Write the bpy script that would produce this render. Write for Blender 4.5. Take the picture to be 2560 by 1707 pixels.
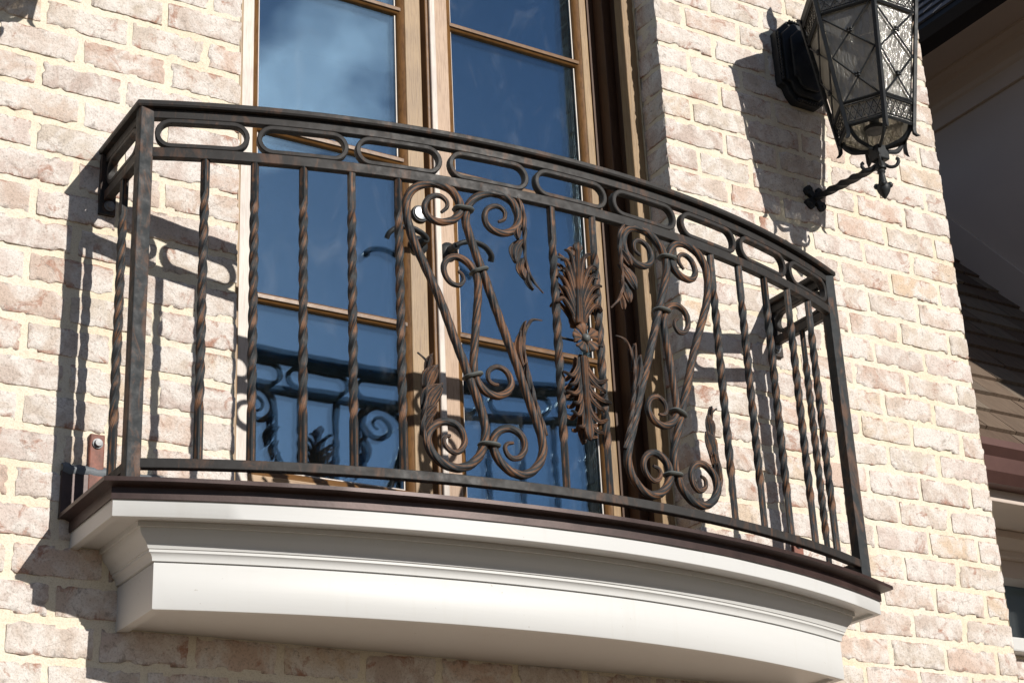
import bpy, bmesh, math, random
from mathutils import Vector, Matrix, noise
random.seed(7)
R_ = math.radians
scene = bpy.context.scene
COL = scene.collection
for o in list(bpy.data.objects): bpy.data.objects.remove(o)

# ------------------------------------------------------------------ camera
CAM = Vector((-3.85160118, -3.4281717, -2.99205185))
YAW, PIT, ROL, FPX = 0.5706122, 0.39607066, -0.04783011, 4375.12662
fw = Vector((math.sin(YAW)*math.cos(PIT), math.cos(YAW)*math.cos(PIT), math.sin(PIT)))
rt = Vector((math.cos(YAW), -math.sin(YAW), 0.0)); up = rt.cross(fw)
rt2 = rt*math.cos(ROL) + up*math.sin(ROL); up2 = up*math.cos(ROL) - rt*math.sin(ROL)
cd = bpy.data.cameras.new('camera'); cam = bpy.data.objects.new('camera', cd); COL.objects.link(cam)
m = Matrix.Identity(4)
for i in range(3): m[i][0], m[i][1], m[i][2], m[i][3] = rt2[i], up2[i], -fw[i], CAM[i]
cam.matrix_world = m
cd.sensor_fit = 'HORIZONTAL'; cd.sensor_width = 36.0; cd.lens = 36.0*FPX/2560.0
cd.clip_start = 0.05; cd.clip_end = 3000.0
scene.camera = cam
scene.render.resolution_x, scene.render.resolution_y = 1024, 682

# ------------------------------------------------------------------ sky and sun
SUN = Vector((0.25, -0.873, 0.425)).normalized()
ELEV = math.asin(SUN.z)
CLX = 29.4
world = bpy.data.worlds.new('World'); scene.world = world; world.use_nodes = True
wn, wl = world.node_tree.nodes, world.node_tree.links
bg = wn['Background']
sky = wn.new('ShaderNodeTexSky'); sky.sky_type = 'NISHITA'; sky.sun_disc = False
sky.sun_elevation = ELEV; sky.sun_rotation = math.atan2(SUN.x, SUN.y)
sky.air_density = 1.0; sky.dust_density = 0.45; sky.ozone_density = 6.0
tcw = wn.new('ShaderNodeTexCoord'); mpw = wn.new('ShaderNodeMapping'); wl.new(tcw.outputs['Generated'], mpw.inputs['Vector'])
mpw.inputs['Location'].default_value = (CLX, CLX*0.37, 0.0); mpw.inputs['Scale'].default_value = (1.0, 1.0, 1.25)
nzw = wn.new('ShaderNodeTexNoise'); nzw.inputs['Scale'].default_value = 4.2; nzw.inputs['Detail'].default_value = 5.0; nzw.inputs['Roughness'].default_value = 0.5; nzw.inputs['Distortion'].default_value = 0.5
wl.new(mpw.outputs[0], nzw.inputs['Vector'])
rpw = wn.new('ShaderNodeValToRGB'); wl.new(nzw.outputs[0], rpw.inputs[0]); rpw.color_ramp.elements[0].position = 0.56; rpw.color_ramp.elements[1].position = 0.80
rpw.color_ramp.elements[0].color = (0, 0, 0, 1); rpw.color_ramp.elements[1].color = (26.0, 25.5, 25.0, 1)      # added cloud, placed and brightened to reflect as a glow in the upper-left pane
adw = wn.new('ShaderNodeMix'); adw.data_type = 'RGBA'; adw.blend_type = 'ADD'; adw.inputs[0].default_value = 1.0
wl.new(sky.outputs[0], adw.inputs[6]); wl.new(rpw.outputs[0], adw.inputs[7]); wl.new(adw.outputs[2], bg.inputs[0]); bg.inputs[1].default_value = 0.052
sd = bpy.data.lights.new('sun', 'SUN'); sun = bpy.data.objects.new('sun', sd); COL.objects.link(sun)
sd.energy = 4.8; sd.angle = R_(0.5); sd.color = (1.0, 0.945, 0.87)
sun.rotation_euler = SUN.to_track_quat('Z', 'Y').to_euler()
sun.location = (3, -10, 6)
vs = scene.view_settings
vs.view_transform = 'Standard'; vs.look = 'None'; vs.gamma = 1.0; vs.use_curve_mapping = False
vs.exposure = 0.0

# ------------------------------------------------------------------ materials
def nodes(name):
    m = bpy.data.materials.new(name); m.use_nodes = True
    nt = m.node_tree; b = nt.nodes['Principled BSDF']
    return m, nt.nodes, nt.links, b
def setv(b, **k):
    for a, v in k.items(): b.inputs[a.replace('_', ' ')].default_value = v
def N(n, kind, **k):
    x = n.new(kind)
    for a, v in k.items(): setattr(x, a, v)
    return x
def ramp(n, l, src, stops, interp='LINEAR'):
    r = n.new('ShaderNodeValToRGB'); e = r.color_ramp.elements; r.color_ramp.interpolation = interp
    while len(e) < len(stops): e.new(0.5)
    for i, (p, c) in enumerate(stops):
        e[i].position = p; e[i].color = (c, c, c, 1) if isinstance(c, (int, float)) else (*c, 1)
    l.new(src, r.inputs[0]); return r.outputs[0]
def mixc(n, l, fac, a, b, mode='MIX'):
    x = n.new('ShaderNodeMix'); x.data_type = 'RGBA'; x.blend_type = mode
    for s, v in ((x.inputs[0], fac), (x.inputs[6], a), (x.inputs[7], b)):
        if hasattr(v, 'is_output'): l.new(v, s)
        elif isinstance(v, (int, float)): s.default_value = v
        else: s.default_value = (*v, 1)
    return x.outputs[2]
def noise_n(n, l, vec, scale, detail=4, rough=0.55, dist=0.0):
    x = n.new('ShaderNodeTexNoise'); x.inputs['Scale'].default_value = scale
    x.inputs['Detail'].default_value = detail; x.inputs['Roughness'].default_value = rough
    x.inputs['Distortion'].default_value = dist
    if vec is not None: l.new(vec, x.inputs['Vector'])
    return x.outputs[0]
def bump(n, l, b, src, strength, dist, prev=None):
    x = n.new('ShaderNodeBump'); x.inputs['Strength'].default_value = strength; x.inputs['Distance'].default_value = dist
    l.new(src, x.inputs['Height'])
    if prev is not None: l.new(prev, x.inputs['Normal'])
    l.new(x.outputs[0], b.inputs['Normal']); return x.outputs[0]
def coords(n, l, offset_random=False, scale=(1, 1, 1)):
    tc = n.new('ShaderNodeTexCoord'); v = tc.outputs['Object']
    mp = n.new('ShaderNodeMapping'); mp.inputs['Scale'].default_value = scale; l.new(v, mp.inputs['Vector']); v = mp.outputs[0]
    if offset_random:
        oi = n.new('ShaderNodeObjectInfo'); ml = n.new('ShaderNodeMath'); ml.operation = 'MULTIPLY'; ml.inputs[1].default_value = 91.7
        l.new(oi.outputs['Random'], ml.inputs[0])
        ad = n.new('ShaderNodeVectorMath'); ad.operation = 'ADD'; l.new(v, ad.inputs[0]); l.new(ml.outputs[0], ad.inputs[1]); v = ad.outputs[0]
        return v, oi.outputs['Random']
    return v

def mat_brick():
    m, n, l, b = nodes('tumbled_brick')
    v, rnd = coords(n, l, True)
    tone = ramp(n, l, rnd, [(0.0, (0.62, 0.47, 0.39)), (0.14, (0.69, 0.60, 0.52)), (0.30, (0.58, 0.475, 0.42)), (0.46, (0.71, 0.605, 0.545)), (0.60, (0.63, 0.55, 0.465)), (0.74, (0.70, 0.54, 0.45)), (0.88, (0.66, 0.58, 0.495)), (1.0, (0.74, 0.58, 0.43))])
    big = noise_n(n, l, v, 13, 6, 0.65, 0.6)
    wash = ramp(n, l, big, [(0.42, 0.0), (0.58, 0.9)])
    c = mixc(n, l, wash, tone, (0.83, 0.78, 0.73))
    # bare clay shows where the wash is chipped, most of all along the arrises
    tc = n.new('ShaderNodeTexCoord'); sx = n.new('ShaderNodeSeparateXYZ'); l.new(tc.outputs['Object'], sx.inputs[0])
    ab = N(n, 'ShaderNodeMath', operation='ABSOLUTE'); l.new(sx.outputs[2], ab.inputs[0])
    dv = N(n, 'ShaderNodeMath', operation='DIVIDE'); l.new(ab.outputs[0], dv.inputs[0]); dv.inputs[1].default_value = 0.0334
    pw = N(n, 'ShaderNodeMath', operation='POWER'); l.new(dv.outputs[0], pw.inputs[0]); pw.inputs[1].default_value = 7.0
    mn = N(n, 'ShaderNodeMath', operation='MINIMUM'); l.new(pw.outputs[0], mn.inputs[0]); mn.inputs[1].default_value = 1.2
    sc = N(n, 'ShaderNodeMath', operation='MULTIPLY'); l.new(mn.outputs[0], sc.inputs[0]); sc.inputs[1].default_value = 0.115
    r2 = noise_n(n, l, v, 14, 7, 0.72, 0.8)
    ad = N(n, 'ShaderNodeMath', operation='ADD'); l.new(r2, ad.inputs[0]); l.new(sc.outputs[0], ad.inputs[1])
    red = ramp(n, l, ad.outputs[0], [(0.585, 0.0), (0.625, 0.5), (0.70, 0.9)])
    c = mixc(n, l, red, c, (0.43, 0.215, 0.145))
    d2 = noise_n(n, l, v, 34, 7, 0.75, 0.5)
    ad2 = N(n, 'ShaderNodeMath', operation='ADD'); l.new(d2, ad2.inputs[0]); l.new(sc.outputs[0], ad2.inputs[1])
    dk = ramp(n, l, ad2.outputs[0], [(0.58, 0.0), (0.68, 0.7)])
    c = mixc(n, l, dk, c, (0.32, 0.27, 0.235))
    ck = n.new('ShaderNodeTexVoronoi'); ck.feature = 'DISTANCE_TO_EDGE'; ck.inputs['Scale'].default_value = 16
    dist = noise_n(n, l, v, 22, 5, 0.7); mx = N(n, 'ShaderNodeVectorMath', operation='MULTIPLY_ADD'); l.new(dist, mx.inputs[0]); mx.inputs[1].default_value = (0.09, 0.09, 0.09); l.new(v, mx.inputs[2]); l.new(mx.outputs[0], ck.inputs['Vector'])
    cm = ramp(n, l, ck.outputs[0], [(0.006, 1.0), (0.022, 0.0)])
    gate = ramp(n, l, noise_n(n, l, v, 9, 3, 0.5), [(0.52, 0.0), (0.62, 0.5)])
    cg = N(n, 'ShaderNodeMath', operation='MULTIPLY'); l.new(cm, cg.inputs[0]); l.new(gate, cg.inputs[1])
    c = mixc(n, l, cg.outputs[0], c, (0.34, 0.27, 0.23))
    fine = noise_n(n, l, v, 190, 6, 0.8)
    fr = ramp(n, l, fine, [(0.36, (0.60, 0.565, 0.53)), (0.50, (1.0, 1.0, 1.0))])
    c = mixc(n, l, 0.8, c, fr, 'MULTIPLY')
    l.new(c, b.inputs['Base Color']); setv(b, Roughness=0.92)
    p = bump(n, l, b, noise_n(n, l, v, 60, 7, 0.75), 0.9, 0.006)
    p = bump(n, l, b, cg.outputs[0], -0.6, 0.002, p)
    bump(n, l, b, noise_n(n, l, v, 330, 3, 0.6), 0.5, 0.0015, p)
    return m
def mat_mortar():
    m, n, l, b = nodes('cream_mortar')
    v = coords(n, l)
    big = noise_n(n, l, v, 3.5, 5, 0.6)
    c = ramp(n, l, big, [(0.3, (0.76, 0.665, 0.49)), (0.5, (0.79, 0.72, 0.58)), (0.7, (0.80, 0.745, 0.64))])
    f = ramp(n, l, noise_n(n, l, v, 300, 3, 0.7), [(0.36, (0.62, 0.58, 0.52)), (0.52, (1, 1, 1))])
    c = mixc(n, l, 0.45, c, f, 'MULTIPLY')
    l.new(c, b.inputs['Base Color']); setv(b, Roughness=0.95)
    p = bump(n, l, b, noise_n(n, l, v, 70, 5, 0.65), 0.6, 0.005)
    bump(n, l, b, noise_n(n, l, v, 420, 2, 0.6), 0.5, 0.0014, p)
    return m
def mat_iron(name, streak=False, dark=(0.027, 0.031, 0.034), rust=(0.20, 0.098, 0.05), amount=0.5, rough=0.48, ribs=4, groove=0.0):
    m, n, l, b = nodes(name)
    if streak:
        tc = n.new('ShaderNodeTexCoord'); mp = n.new('ShaderNodeMapping'); mp.inputs['Scale'].default_value = (11.0, 0.45, 1.0)
        l.new(tc.outputs['UV'], mp.inputs['Vector']); v = mp.outputs[0]
        f1 = noise_n(n, l, v, 2.2, 4, 0.6, 0.3)
        v2 = coords(n, l, False)
        f2 = noise_n(n, l, v2, 22, 4, 0.6)
        sx = n.new('ShaderNodeSeparateXYZ'); l.new(tc.outputs['UV'], sx.inputs[0])
        gm = N(n, 'ShaderNodeMath', operation='MULTIPLY'); l.new(sx.outputs[0], gm.inputs[0]); gm.inputs[1].default_value = 2*math.pi*ribs
        gc = N(n, 'ShaderNodeMath', operation='COSINE'); l.new(gm.outputs[0], gc.inputs[0])
        gk = N(n, 'ShaderNodeMath', operation='MULTIPLY_ADD'); l.new(gc.outputs[0], gk.inputs[0]); gk.inputs[1].default_value = groove; l.new(f1, gk.inputs[2])
        ad = N(n, 'ShaderNodeMath', operation='ADD'); l.new(gk.outputs[0], ad.inputs[0]); l.new(f2, ad.inputs[1])
        hf = N(n, 'ShaderNodeMath', operation='MULTIPLY'); l.new(ad.outputs[0], hf.inputs[0]); hf.inputs[1].default_value = 0.5
        fac = ramp(n, l, hf.outputs[0], [(amount - 0.03, 0.0), (amount + 0.07, 0.95)])
        l_b = f1
    else:
        v, rnd = coords(n, l, True, (1, 1, 0.35))
        f1 = noise_n(n, l, v, 24, 7, 0.68, 0.8)
        fac = ramp(n, l, f1, [(amount, 0.0), (amount + 0.13, 0.75)])
        l_b = f1
    c = mixc(n, l, fac, dark, rust)
    v3 = coords(n, l, False)
    lt = ramp(n, l, noise_n(n, l, v3, 60, 5, 0.7), [(0.5, 0.0), (0.75, 0.35)])
    c = mixc(n, l, lt, c, (0.06, 0.063, 0.063))
    l.new(c, b.inputs['Base Color'])
    setv(b, Roughness=rough, Metallic=0.0, Specular_IOR_Level=0.25)
    rr = ramp(n, l, noise_n(n, l, v3, 45, 4, 0.6), [(0.3, rough - 0.04), (0.7, rough + 0.2)]); l.new(rr, b.inputs['Roughness'])
    p = bump(n, l, b, l_b, 0.55 if streak else 0.2, 0.003 if streak else 0.001)
    bump(n, l, b, noise_n(n, l, v3, 240, 3, 0.6), 0.12, 0.001, p)
    return m
def mat_wood(name, scale, base=(0.40, 0.245, 0.115), lite=(0.56, 0.40, 0.22), rough=0.42):
    m, n, l, b = nodes(name)
    v = coords(n, l, False, scale)
    g = noise_n(n, l, v, 5, 6, 0.65, 0.25)
    c = ramp(n, l, g, [(0.3, base), (0.52, lite), (0.75, tuple(x*1.12 for x in lite))])
    v2 = coords(n, l)
    w = ramp(n, l, noise_n(n, l, v2, 6, 4, 0.6), [(0.35, (0.78, 0.76, 0.76)), (0.65, (1.05, 1.03, 1.0))])
    c = mixc(n, l, 0.8, c, w, 'MULTIPLY')
    l.new(c, b.inputs['Base Color']); setv(b, Roughness=rough, Specular_IOR_Level=0.3)
    bump(n, l, b, g, 0.35, 0.0012)
    return m
def mat_plain(name, col, rough=0.5, var=0.08, scale=8, bmp=0.05, metallic=0.0, stretch=(1, 1, 1), bdist=0.002, spec=0.5):
    m, n, l, b = nodes(name)
    v = coords(n, l, False, stretch)
    g = noise_n(n, l, v, scale, 6, 0.65)
    c = ramp(n, l, g, [(0.3, tuple(x*(1-var) for x in col)), (0.7, tuple(min(1, x*(1+var)) for x in col))])
    l.new(c, b.inputs['Base Color']); setv(b, Roughness=rough, Metallic=metallic, Specular_IOR_Level=spec)
    if bmp: bump(n, l, b, noise_n(n, l, v, scale*6, 4, 0.6), bmp, bdist)
    return m
def mat_glass():
    m = bpy.data.materials.new('window_glass'); m.use_nodes = True
    n, l = m.node_tree.nodes, m.node_tree.links; n.remove(n['Principled BSDF']); out = n['Material Output']
    v = coords(n, l)
    bp = N(n, 'ShaderNodeBump'); bp.inputs['Strength'].default_value = 0.05; bp.inputs['Distance'].default_value = 0.01
    l.new(noise_n(n, l, v, 5, 2, 0.5), bp.inputs['Height'])
    tr = N(n, 'ShaderNodeBsdfTransparent'); tr.inputs[0].default_value = (0.95, 0.97, 0.97, 1)
    gl = N(n, 'ShaderNodeBsdfGlossy'); gl.inputs['Roughness'].default_value = 0.0; gl.inputs[0].default_value = (0.57, 0.82, 1.0, 1)
    l.new(bp.outputs[0], gl.inputs['Normal'])
    lw = N(n, 'ShaderNodeLayerWeight'); lw.inputs[0].default_value = 0.5
    pw = N(n, 'ShaderNodeMath', operation='POWER'); l.new(lw.outputs['Facing'], pw.inputs[0]); pw.inputs[1].default_value = 5.0
    fr = N(n, 'ShaderNodeMath', operation='MULTIPLY_ADD'); l.new(pw.outputs[0], fr.inputs[0]); fr.inputs[1].default_value = 0.79; fr.inputs[2].default_value = 0.21
    mx = N(n, 'ShaderNodeMixShader'); l.new(fr.outputs[0], mx.inputs[0]); l.new(tr.outputs[0], mx.inputs[1]); l.new(gl.outputs[0], mx.inputs[2])
    df = N(n, 'ShaderNodeBsdfDiffuse'); df.inputs[0].default_value = (0.75, 0.77, 0.8, 1)
    v2 = coords(n, l, False, (1.0, 1.0, 0.45))
    d1 = noise_n(n, l, v2, 9, 7, 0.72, 1.6)
    d2 = noise_n(n, l, v, 330, 2, 0.5)
    s1 = ramp(n, l, d1, [(0.55, 0.0), (0.80, 0.045)])
    s2 = ramp(n, l, d2, [(0.78, 0.0), (0.82, 0.2)])
    ad = N(n, 'ShaderNodeMath', operation='ADD'); l.new(s1, ad.inputs[0]); l.new(s2, ad.inputs[1])
    mx2 = N(n, 'ShaderNodeMixShader'); l.new(ad.outputs[0], mx2.inputs[0]); l.new(mx.outputs[0], mx2.inputs[1]); l.new(df.outputs[0], mx2.inputs[2])
    l.new(mx2.outputs[0], out.inputs[0]); return m
def mat_seedy():
    m = bpy.data.materials.new('seedy_lantern_glass'); m.use_nodes = True
    n, l = m.node_tree.nodes, m.node_tree.links; n.remove(n['Principled BSDF']); out = n['Material Output']
    v = coords(n, l, False, (1, 1, 0.28))
    h = noise_n(n, l, v, 95, 4, 0.6, 0.6)
    bp = N(n, 'ShaderNodeBump'); bp.inputs['Strength'].default_value = 0.9; bp.inputs['Distance'].default_value = 0.006; l.new(h, bp.inputs['Height'])
    tr = N(n, 'ShaderNodeBsdfTransparent')
    tc = ramp(n, l, h, [(0.38, (0.36, 0.35, 0.32)), (0.6, (0.78, 0.77, 0.73))]); l.new(tc, tr.inputs[0])
    gl = N(n, 'ShaderNodeBsdfGlossy'); gl.inputs['Roughness'].default_value = 0.12; l.new(bp.outputs[0], gl.inputs['Normal'])
    mx = N(n, 'ShaderNodeMixShader'); mx.inputs[0].default_value = 0.16; l.new(tr.outputs[0], mx.inputs[1]); l.new(gl.outputs[0], mx.inputs[2])
    df = N(n, 'ShaderNodeBsdfDiffuse'); df.inputs[0].default_value = (0.72, 0.70, 0.65, 1); l.new(bp.outputs[0], df.inputs['Normal'])
    tl = N(n, 'ShaderNodeBsdfTranslucent'); tl.inputs[0].default_value = (0.72, 0.69, 0.62, 1); l.new(bp.outputs[0], tl.inputs['Normal'])
    dt = N(n, 'ShaderNodeMixShader'); dt.inputs[0].default_value = 0.5; l.new(df.outputs[0], dt.inputs[1]); l.new(tl.outputs[0], dt.inputs[2]); df = dt
    mx2 = N(n, 'ShaderNodeMixShader'); mx2.inputs[0].default_value = 0.4; l.new(mx.outputs[0], mx2.inputs[1]); l.new(df.outputs[0], mx2.inputs[2])
    l.new(mx2.outputs[0], out.inputs[0]); return m

def mat_white():
    m, n, l, b = nodes('white_trim_paint')
    v = coords(n, l, False, (0.3, 0.3, 3.0))
    c = ramp(n, l, noise_n(n, l, v, 4, 6, 0.65), [(0.3, (0.60, 0.602, 0.59)), (0.7, (0.63, 0.634, 0.626))])
    vd = coords(n, l, False, (1.0, 1.0, 0.10))
    st = ramp(n, l, noise_n(n, l, vd, 24, 6, 0.7, 0.4), [(0.56, 0.0), (0.76, 0.22)])
    c = mixc(n, l, st, c, (0.50, 0.475, 0.42))
    v2 = coords(n, l)
    sp = ramp(n, l, noise_n(n, l, v2, 85, 3, 0.5), [(0.735, 0.0), (0.76, 0.5)])
    c = mixc(n, l, sp, c, (0.36, 0.335, 0.30))
    l.new(c, b.inputs['Base Color']); setv(b, Roughness=0.45, Specular_IOR_Level=0.3)
    p = bump(n, l, b, noise_n(n, l, coords(n, l, False, (0.6, 0.6, 14.0)), 14, 4, 0.6), 0.10, 0.0015)
    bump(n, l, b, sp, -0.4, 0.001, p)
    return m
M = {}
M['brick'] = mat_brick(); M['mortar'] = mat_mortar()
M['iron'] = mat_iron('rubbed_bronze_iron', dark=(0.032, 0.030, 0.029), amount=0.535, rust=(0.115, 0.064, 0.042))
M['post'] = mat_iron('rusty_post_iron', amount=0.50, rust=(0.15, 0.08, 0.05), rough=0.55)
M['twist'] = mat_iron('twisted_bronze_iron', True, amount=0.545, ribs=4, groove=0.10)
M['scroll'] = mat_iron('grained_bronze_iron', True, amount=0.525, ribs=7, groove=-0.12)
M['palm'] = mat_iron('cast_bronze_iron', True, amount=0.47, ribs=2.5, groove=0.14)
M['black'] = mat_iron('black_lantern_iron', dark=(0.022, 0.025, 0.028), rust=(0.05, 0.045, 0.04), amount=0.55, rough=0.42)
M['collar'] = mat_plain('collar_iron', (0.12, 0.13, 0.125), 0.5, 0.2, 30, 0.15)
M['rustred'] = mat_plain('red_primer_steel', (0.20, 0.07, 0.045), 0.6, 0.5, 40, 0.3)
M['steel'] = mat_plain('zinc_bolt', (0.20, 0.205, 0.21), 0.5, 0.3, 60, 0.1, 0.4)
M['chrome'] = mat_plain('chrome_lock', (0.55, 0.55, 0.54), 0.28, 0.03, 20, 0.0, 1.0)
M['woodv'] = mat_wood('stained_wood_upright', (60, 60, 3.0), (0.19, 0.115, 0.056), (0.33, 0.222, 0.115))
M['woodpink'] = mat_wood('faded_reddish_wood', (60, 60, 3.0), (0.27, 0.165, 0.10), (0.43, 0.30, 0.205))
M['woodpale'] = mat_wood('weathered_pale_wood', (60, 60, 3.0), (0.47, 0.41, 0.36), (0.64, 0.585, 0.53))
M['bead'] = mat_wood('glossy_brown_bead', (6.0, 60, 6.0), (0.095, 0.045, 0.015), (0.17, 0.085, 0.028), 0.32)
M['woodh'] = mat_wood('stained_wood_level', (3.0, 60, 60), (0.27, 0.155, 0.075), (0.40, 0.265, 0.145))
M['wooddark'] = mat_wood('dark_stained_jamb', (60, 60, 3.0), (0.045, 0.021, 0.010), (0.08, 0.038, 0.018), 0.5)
M['white'] = mat_white()
M['copper'] = mat_plain('weathered_copper', (0.052, 0.031, 0.028), 0.45, 0.35, 14, 0.1, 0.3)
M['bitumen'] = mat_plain('grey_flashing_membrane', (0.12, 0.135, 0.15), 0.6, 0.25, 30, 0.4)
M['taupe'] = mat_plain('taupe_painted_trim', (0.56, 0.475, 0.415), 0.55, 0.04, 3, 0.03)
M['slate'] = mat_plain('dark_roof_shingle', (0.06, 0.06, 0.066), 0.45, 0.3, 30, 0.3)
M['gutter'] = mat_plain('brown_metal_gutter', (0.115, 0.06, 0.053), 0.4, 0.15, 8, 0.05, 0.3)
M['darkgutter'] = mat_plain('black_metal_gutter', (0.018, 0.016, 0.016), 0.5, 0.1, 8, 0.02)
M['glass'] = mat_glass(); M['seedy'] = mat_seedy()
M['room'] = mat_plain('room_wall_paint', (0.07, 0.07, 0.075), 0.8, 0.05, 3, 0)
M['ground'] = mat_plain('pale_brown_paving', (0.115, 0.08, 0.042), 0.9, 0.2, 0.6, 0.1)
M['caulk'] = mat_plain('foam_caulk', (0.55, 0.46, 0.3), 0.9, 0.15, 60, 0.5)
def mat_shingle():
    m, n, l, b = nodes('weathered_shingle')
    v, rnd = coords(n, l, True, (14, 1.2, 1.2))
    t = ramp(n, l, rnd, [(0, (0.11, 0.07, 0.048)), (0.3, (0.18, 0.13, 0.092)), (0.6, (0.13, 0.09, 0.063)), (0.8, (0.23, 0.185, 0.14)), (1, (0.09, 0.058, 0.04))])
    g = ramp(n, l, noise_n(n, l, v, 8, 6, 0.65), [(0.3, (0.6, 0.58, 0.56)), (0.6, (1, 1, 1))])
    l.new(mixc(n, l, 1.0, t, g, 'MULTIPLY'), b.inputs['Base Color']); setv(b, Roughness=0.85)
    bump(n, l, b, noise_n(n, l, v, 20, 5, 0.6), 0.4, 0.003)
    return m
M['shingle'] = mat_shingle()

# ------------------------------------------------------------------ mesh helpers
WL = {}
def link(o, parent=None, wloc=(0, 0, 0)):
    COL.objects.link(o); WL[o.name] = Vector(wloc)
    if parent is not None:
        o.parent = parent; o.location = Vector(wloc) - WL[parent.name]
    else: o.location = wloc
    return o
def thing(name, label, cat, loc, group=None):
    o = bpy.data.objects.new(name, None); o.empty_display_size = 0.1; link(o, None, loc)
    o['label'] = label; o['category'] = cat
    if group: o['group'] = group
    return o
def tag(o, label, cat, group=None):
    o['label'] = label; o['category'] = cat
    if group: o['group'] = group
    return o
class MB:
    def __init__(s): s.v = []; s.f = []; s.uv = {}
    def add(s, vs, fs, uvs=None):
        b = len(s.v); s.v += [tuple(x) for x in vs]
        for i, f in enumerate(fs):
            s.f.append(tuple(b + j for j in f))
            if uvs: s.uv[len(s.f) - 1] = uvs[i]
        return s
    def box(s, x0, x1, y0, y1, z0, z1):
        vs = [(x, y, z) for z in (z0, z1) for y in (y0, y1) for x in (x0, x1)]
        return s.add(vs, [(0, 2, 3, 1), (4, 5, 7, 6), (0, 1, 5, 4), (2, 6, 7, 3), (0, 4, 6, 2), (1, 3, 7, 5)])
    def grid(s, rows, closed=False, caps=False, uvs=False):
        nr, nc = len(rows), len(rows[0]); vs = [p for r in rows for p in r]; fs = []; us = []
        for i in range(nr - 1):
            for j in range(nc if closed else nc - 1):
                k = (j + 1) % nc
                fs.append((i*nc + j, i*nc + k, (i+1)*nc + k, (i+1)*nc + j))
                if uvs: us.append(((j/nc, uvs[i]), ((j+1)/nc, uvs[i]), ((j+1)/nc, uvs[i+1]), (j/nc, uvs[i+1])))
        if caps and closed:
            fs.append(tuple(range(nc))[::-1]); fs.append(tuple((nr-1)*nc + j for j in range(nc)))
            if uvs: us += [tuple((j/nc, uvs[0]) for j in range(nc))]*2
        return s.add(vs, fs, us if uvs else None)
    def tube(s, path, rad, n=10, aspect=1.0, upv=None, rib=0.0, ribn=5, twist=0.0):
        path = [Vector(p) for p in path]; N_ = len(path)
        if isinstance(rad, (int, float)): rad = [rad]*N_
        t0 = (path[1]-path[0]).normalized(); u = (upv or Vector((0, -1, 0))); u = Vector(u)
        u = (u - t0*u.dot(t0))
        if u.length < 1e-4: u = Vector((1, 0, 0)) - t0*t0.x
        u.normalize(); rows = []; L = [0.0]
        for i, p in enumerate(path):
            t = (path[min(i+1, N_-1)] - path[max(i-1, 0)]).normalized()
            uu = (Vector(upv) if upv is not None else u); uu = uu - t*uu.dot(t)
            if uu.length > 1e-4: u = uu.normalized()
            w = t.cross(u)
            if i: L.append(L[-1] + (p - path[i-1]).length)
            r = rad[i]; row = []
            for k in range(n):
                a = 2*math.pi*k/n + twist*L[-1]
                rr = r*(1 + rib*math.cos(ribn*2*math.pi*k/n))
                row.append(p + u*(rr*math.cos(a)) + w*(rr*aspect*math.sin(a)))
            rows.append(row)
        return s.grid(rows, True, True, [x*10 for x in L])
    def lathe(s, prof, c, n=16, axis='z'):
        rows = []
        for r, z in prof:
            row = []
            for k in range(n):
                a = 2*math.pi*k/n
                if axis == 'z': row.append((c[0] + r*math.cos(a), c[1] + r*math.sin(a), c[2] + z))
                else: row.append((c[0] + r*math.cos(a), c[1] - z, c[2] + r*math.sin(a)))
            rows.append(row)
        return s.grid(rows, True, True)
    def prism(s, poly, y0, y1):       # polygon in (x, z) pushed through y
        n = len(poly); vs = [(x, y0, z) for x, z in poly] + [(x, y1, z) for x, z in poly]
        return s.add(vs, [tuple(range(n)), tuple(range(2*n-1, n-1, -1))] + [(i, i+n, (i+1) % n + n, (i+1) % n) for i in range(n)])
    def mesh(s, name, mat, smooth=None):
        me = bpy.data.meshes.new(name); me.from_pydata(s.v, [], s.f); me.materials.append(mat)
        bm = bmesh.new(); bm.from_mesh(me)
        if not s.uv: bmesh.ops.recalc_face_normals(bm, faces=bm.faces)
        else: bmesh.ops.recalc_face_normals(bm, faces=bm.faces)
        bm.to_mesh(me); bm.free()
        if s.uv:
            ul = me.uv_layers.new(name='UVMap')
            for p in me.polygons:
                if p.index in s.uv:
                    src = {vi: uv for vi, uv in zip(s.f[p.index], s.uv[p.index])}
                    for li in p.loop_indices: ul.data[li].uv = src[me.loops[li].vertex_index]
        if smooth is not None:
            me.shade_smooth(); me.set_sharp_from_angle(angle=R_(smooth))
        return me
    def build(s, name, mat, parent=None, smooth=None, bevel=0, wloc=(0, 0, 0), solid=0):
        o = bpy.data.objects.new(name, s.mesh(name, mat, smooth)); link(o, parent, wloc)
        if solid:
            md = o.modifiers.new('solid', 'SOLIDIFY'); md.thickness = solid; md.offset = 0
        if bevel:
            md = o.modifiers.new('bevel', 'BEVEL'); md.width = bevel; md.segments = 2; md.limit_method = 'ANGLE'; md.angle_limit = R_(40)
        return o
def inst(name, me, parent, wloc, rz=0.0, rx=0.0, ry=0.0, sc=None):
    o = bpy.data.objects.new(name, me); link(o, parent, wloc); o.rotation_euler = (rx, ry, rz)
    if sc: o.scale = sc
    return o
def spline(pts, per=5):
    P = [Vector(p) for p in pts]; out = []
    for i in range(len(P)-1):
        a = P[max(i-1, 0)]; b = P[i]; c = P[i+1]; d = P[min(i+2, len(P)-1)]
        for k in range(per):
            t = k/per
            out.append(0.5*((2*b) + (c-a)*t + (2*a-5*b+4*c-d)*t*t + (3*b-a-3*c+d)*t**3))
    out.append(P[-1]); return out
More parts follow.
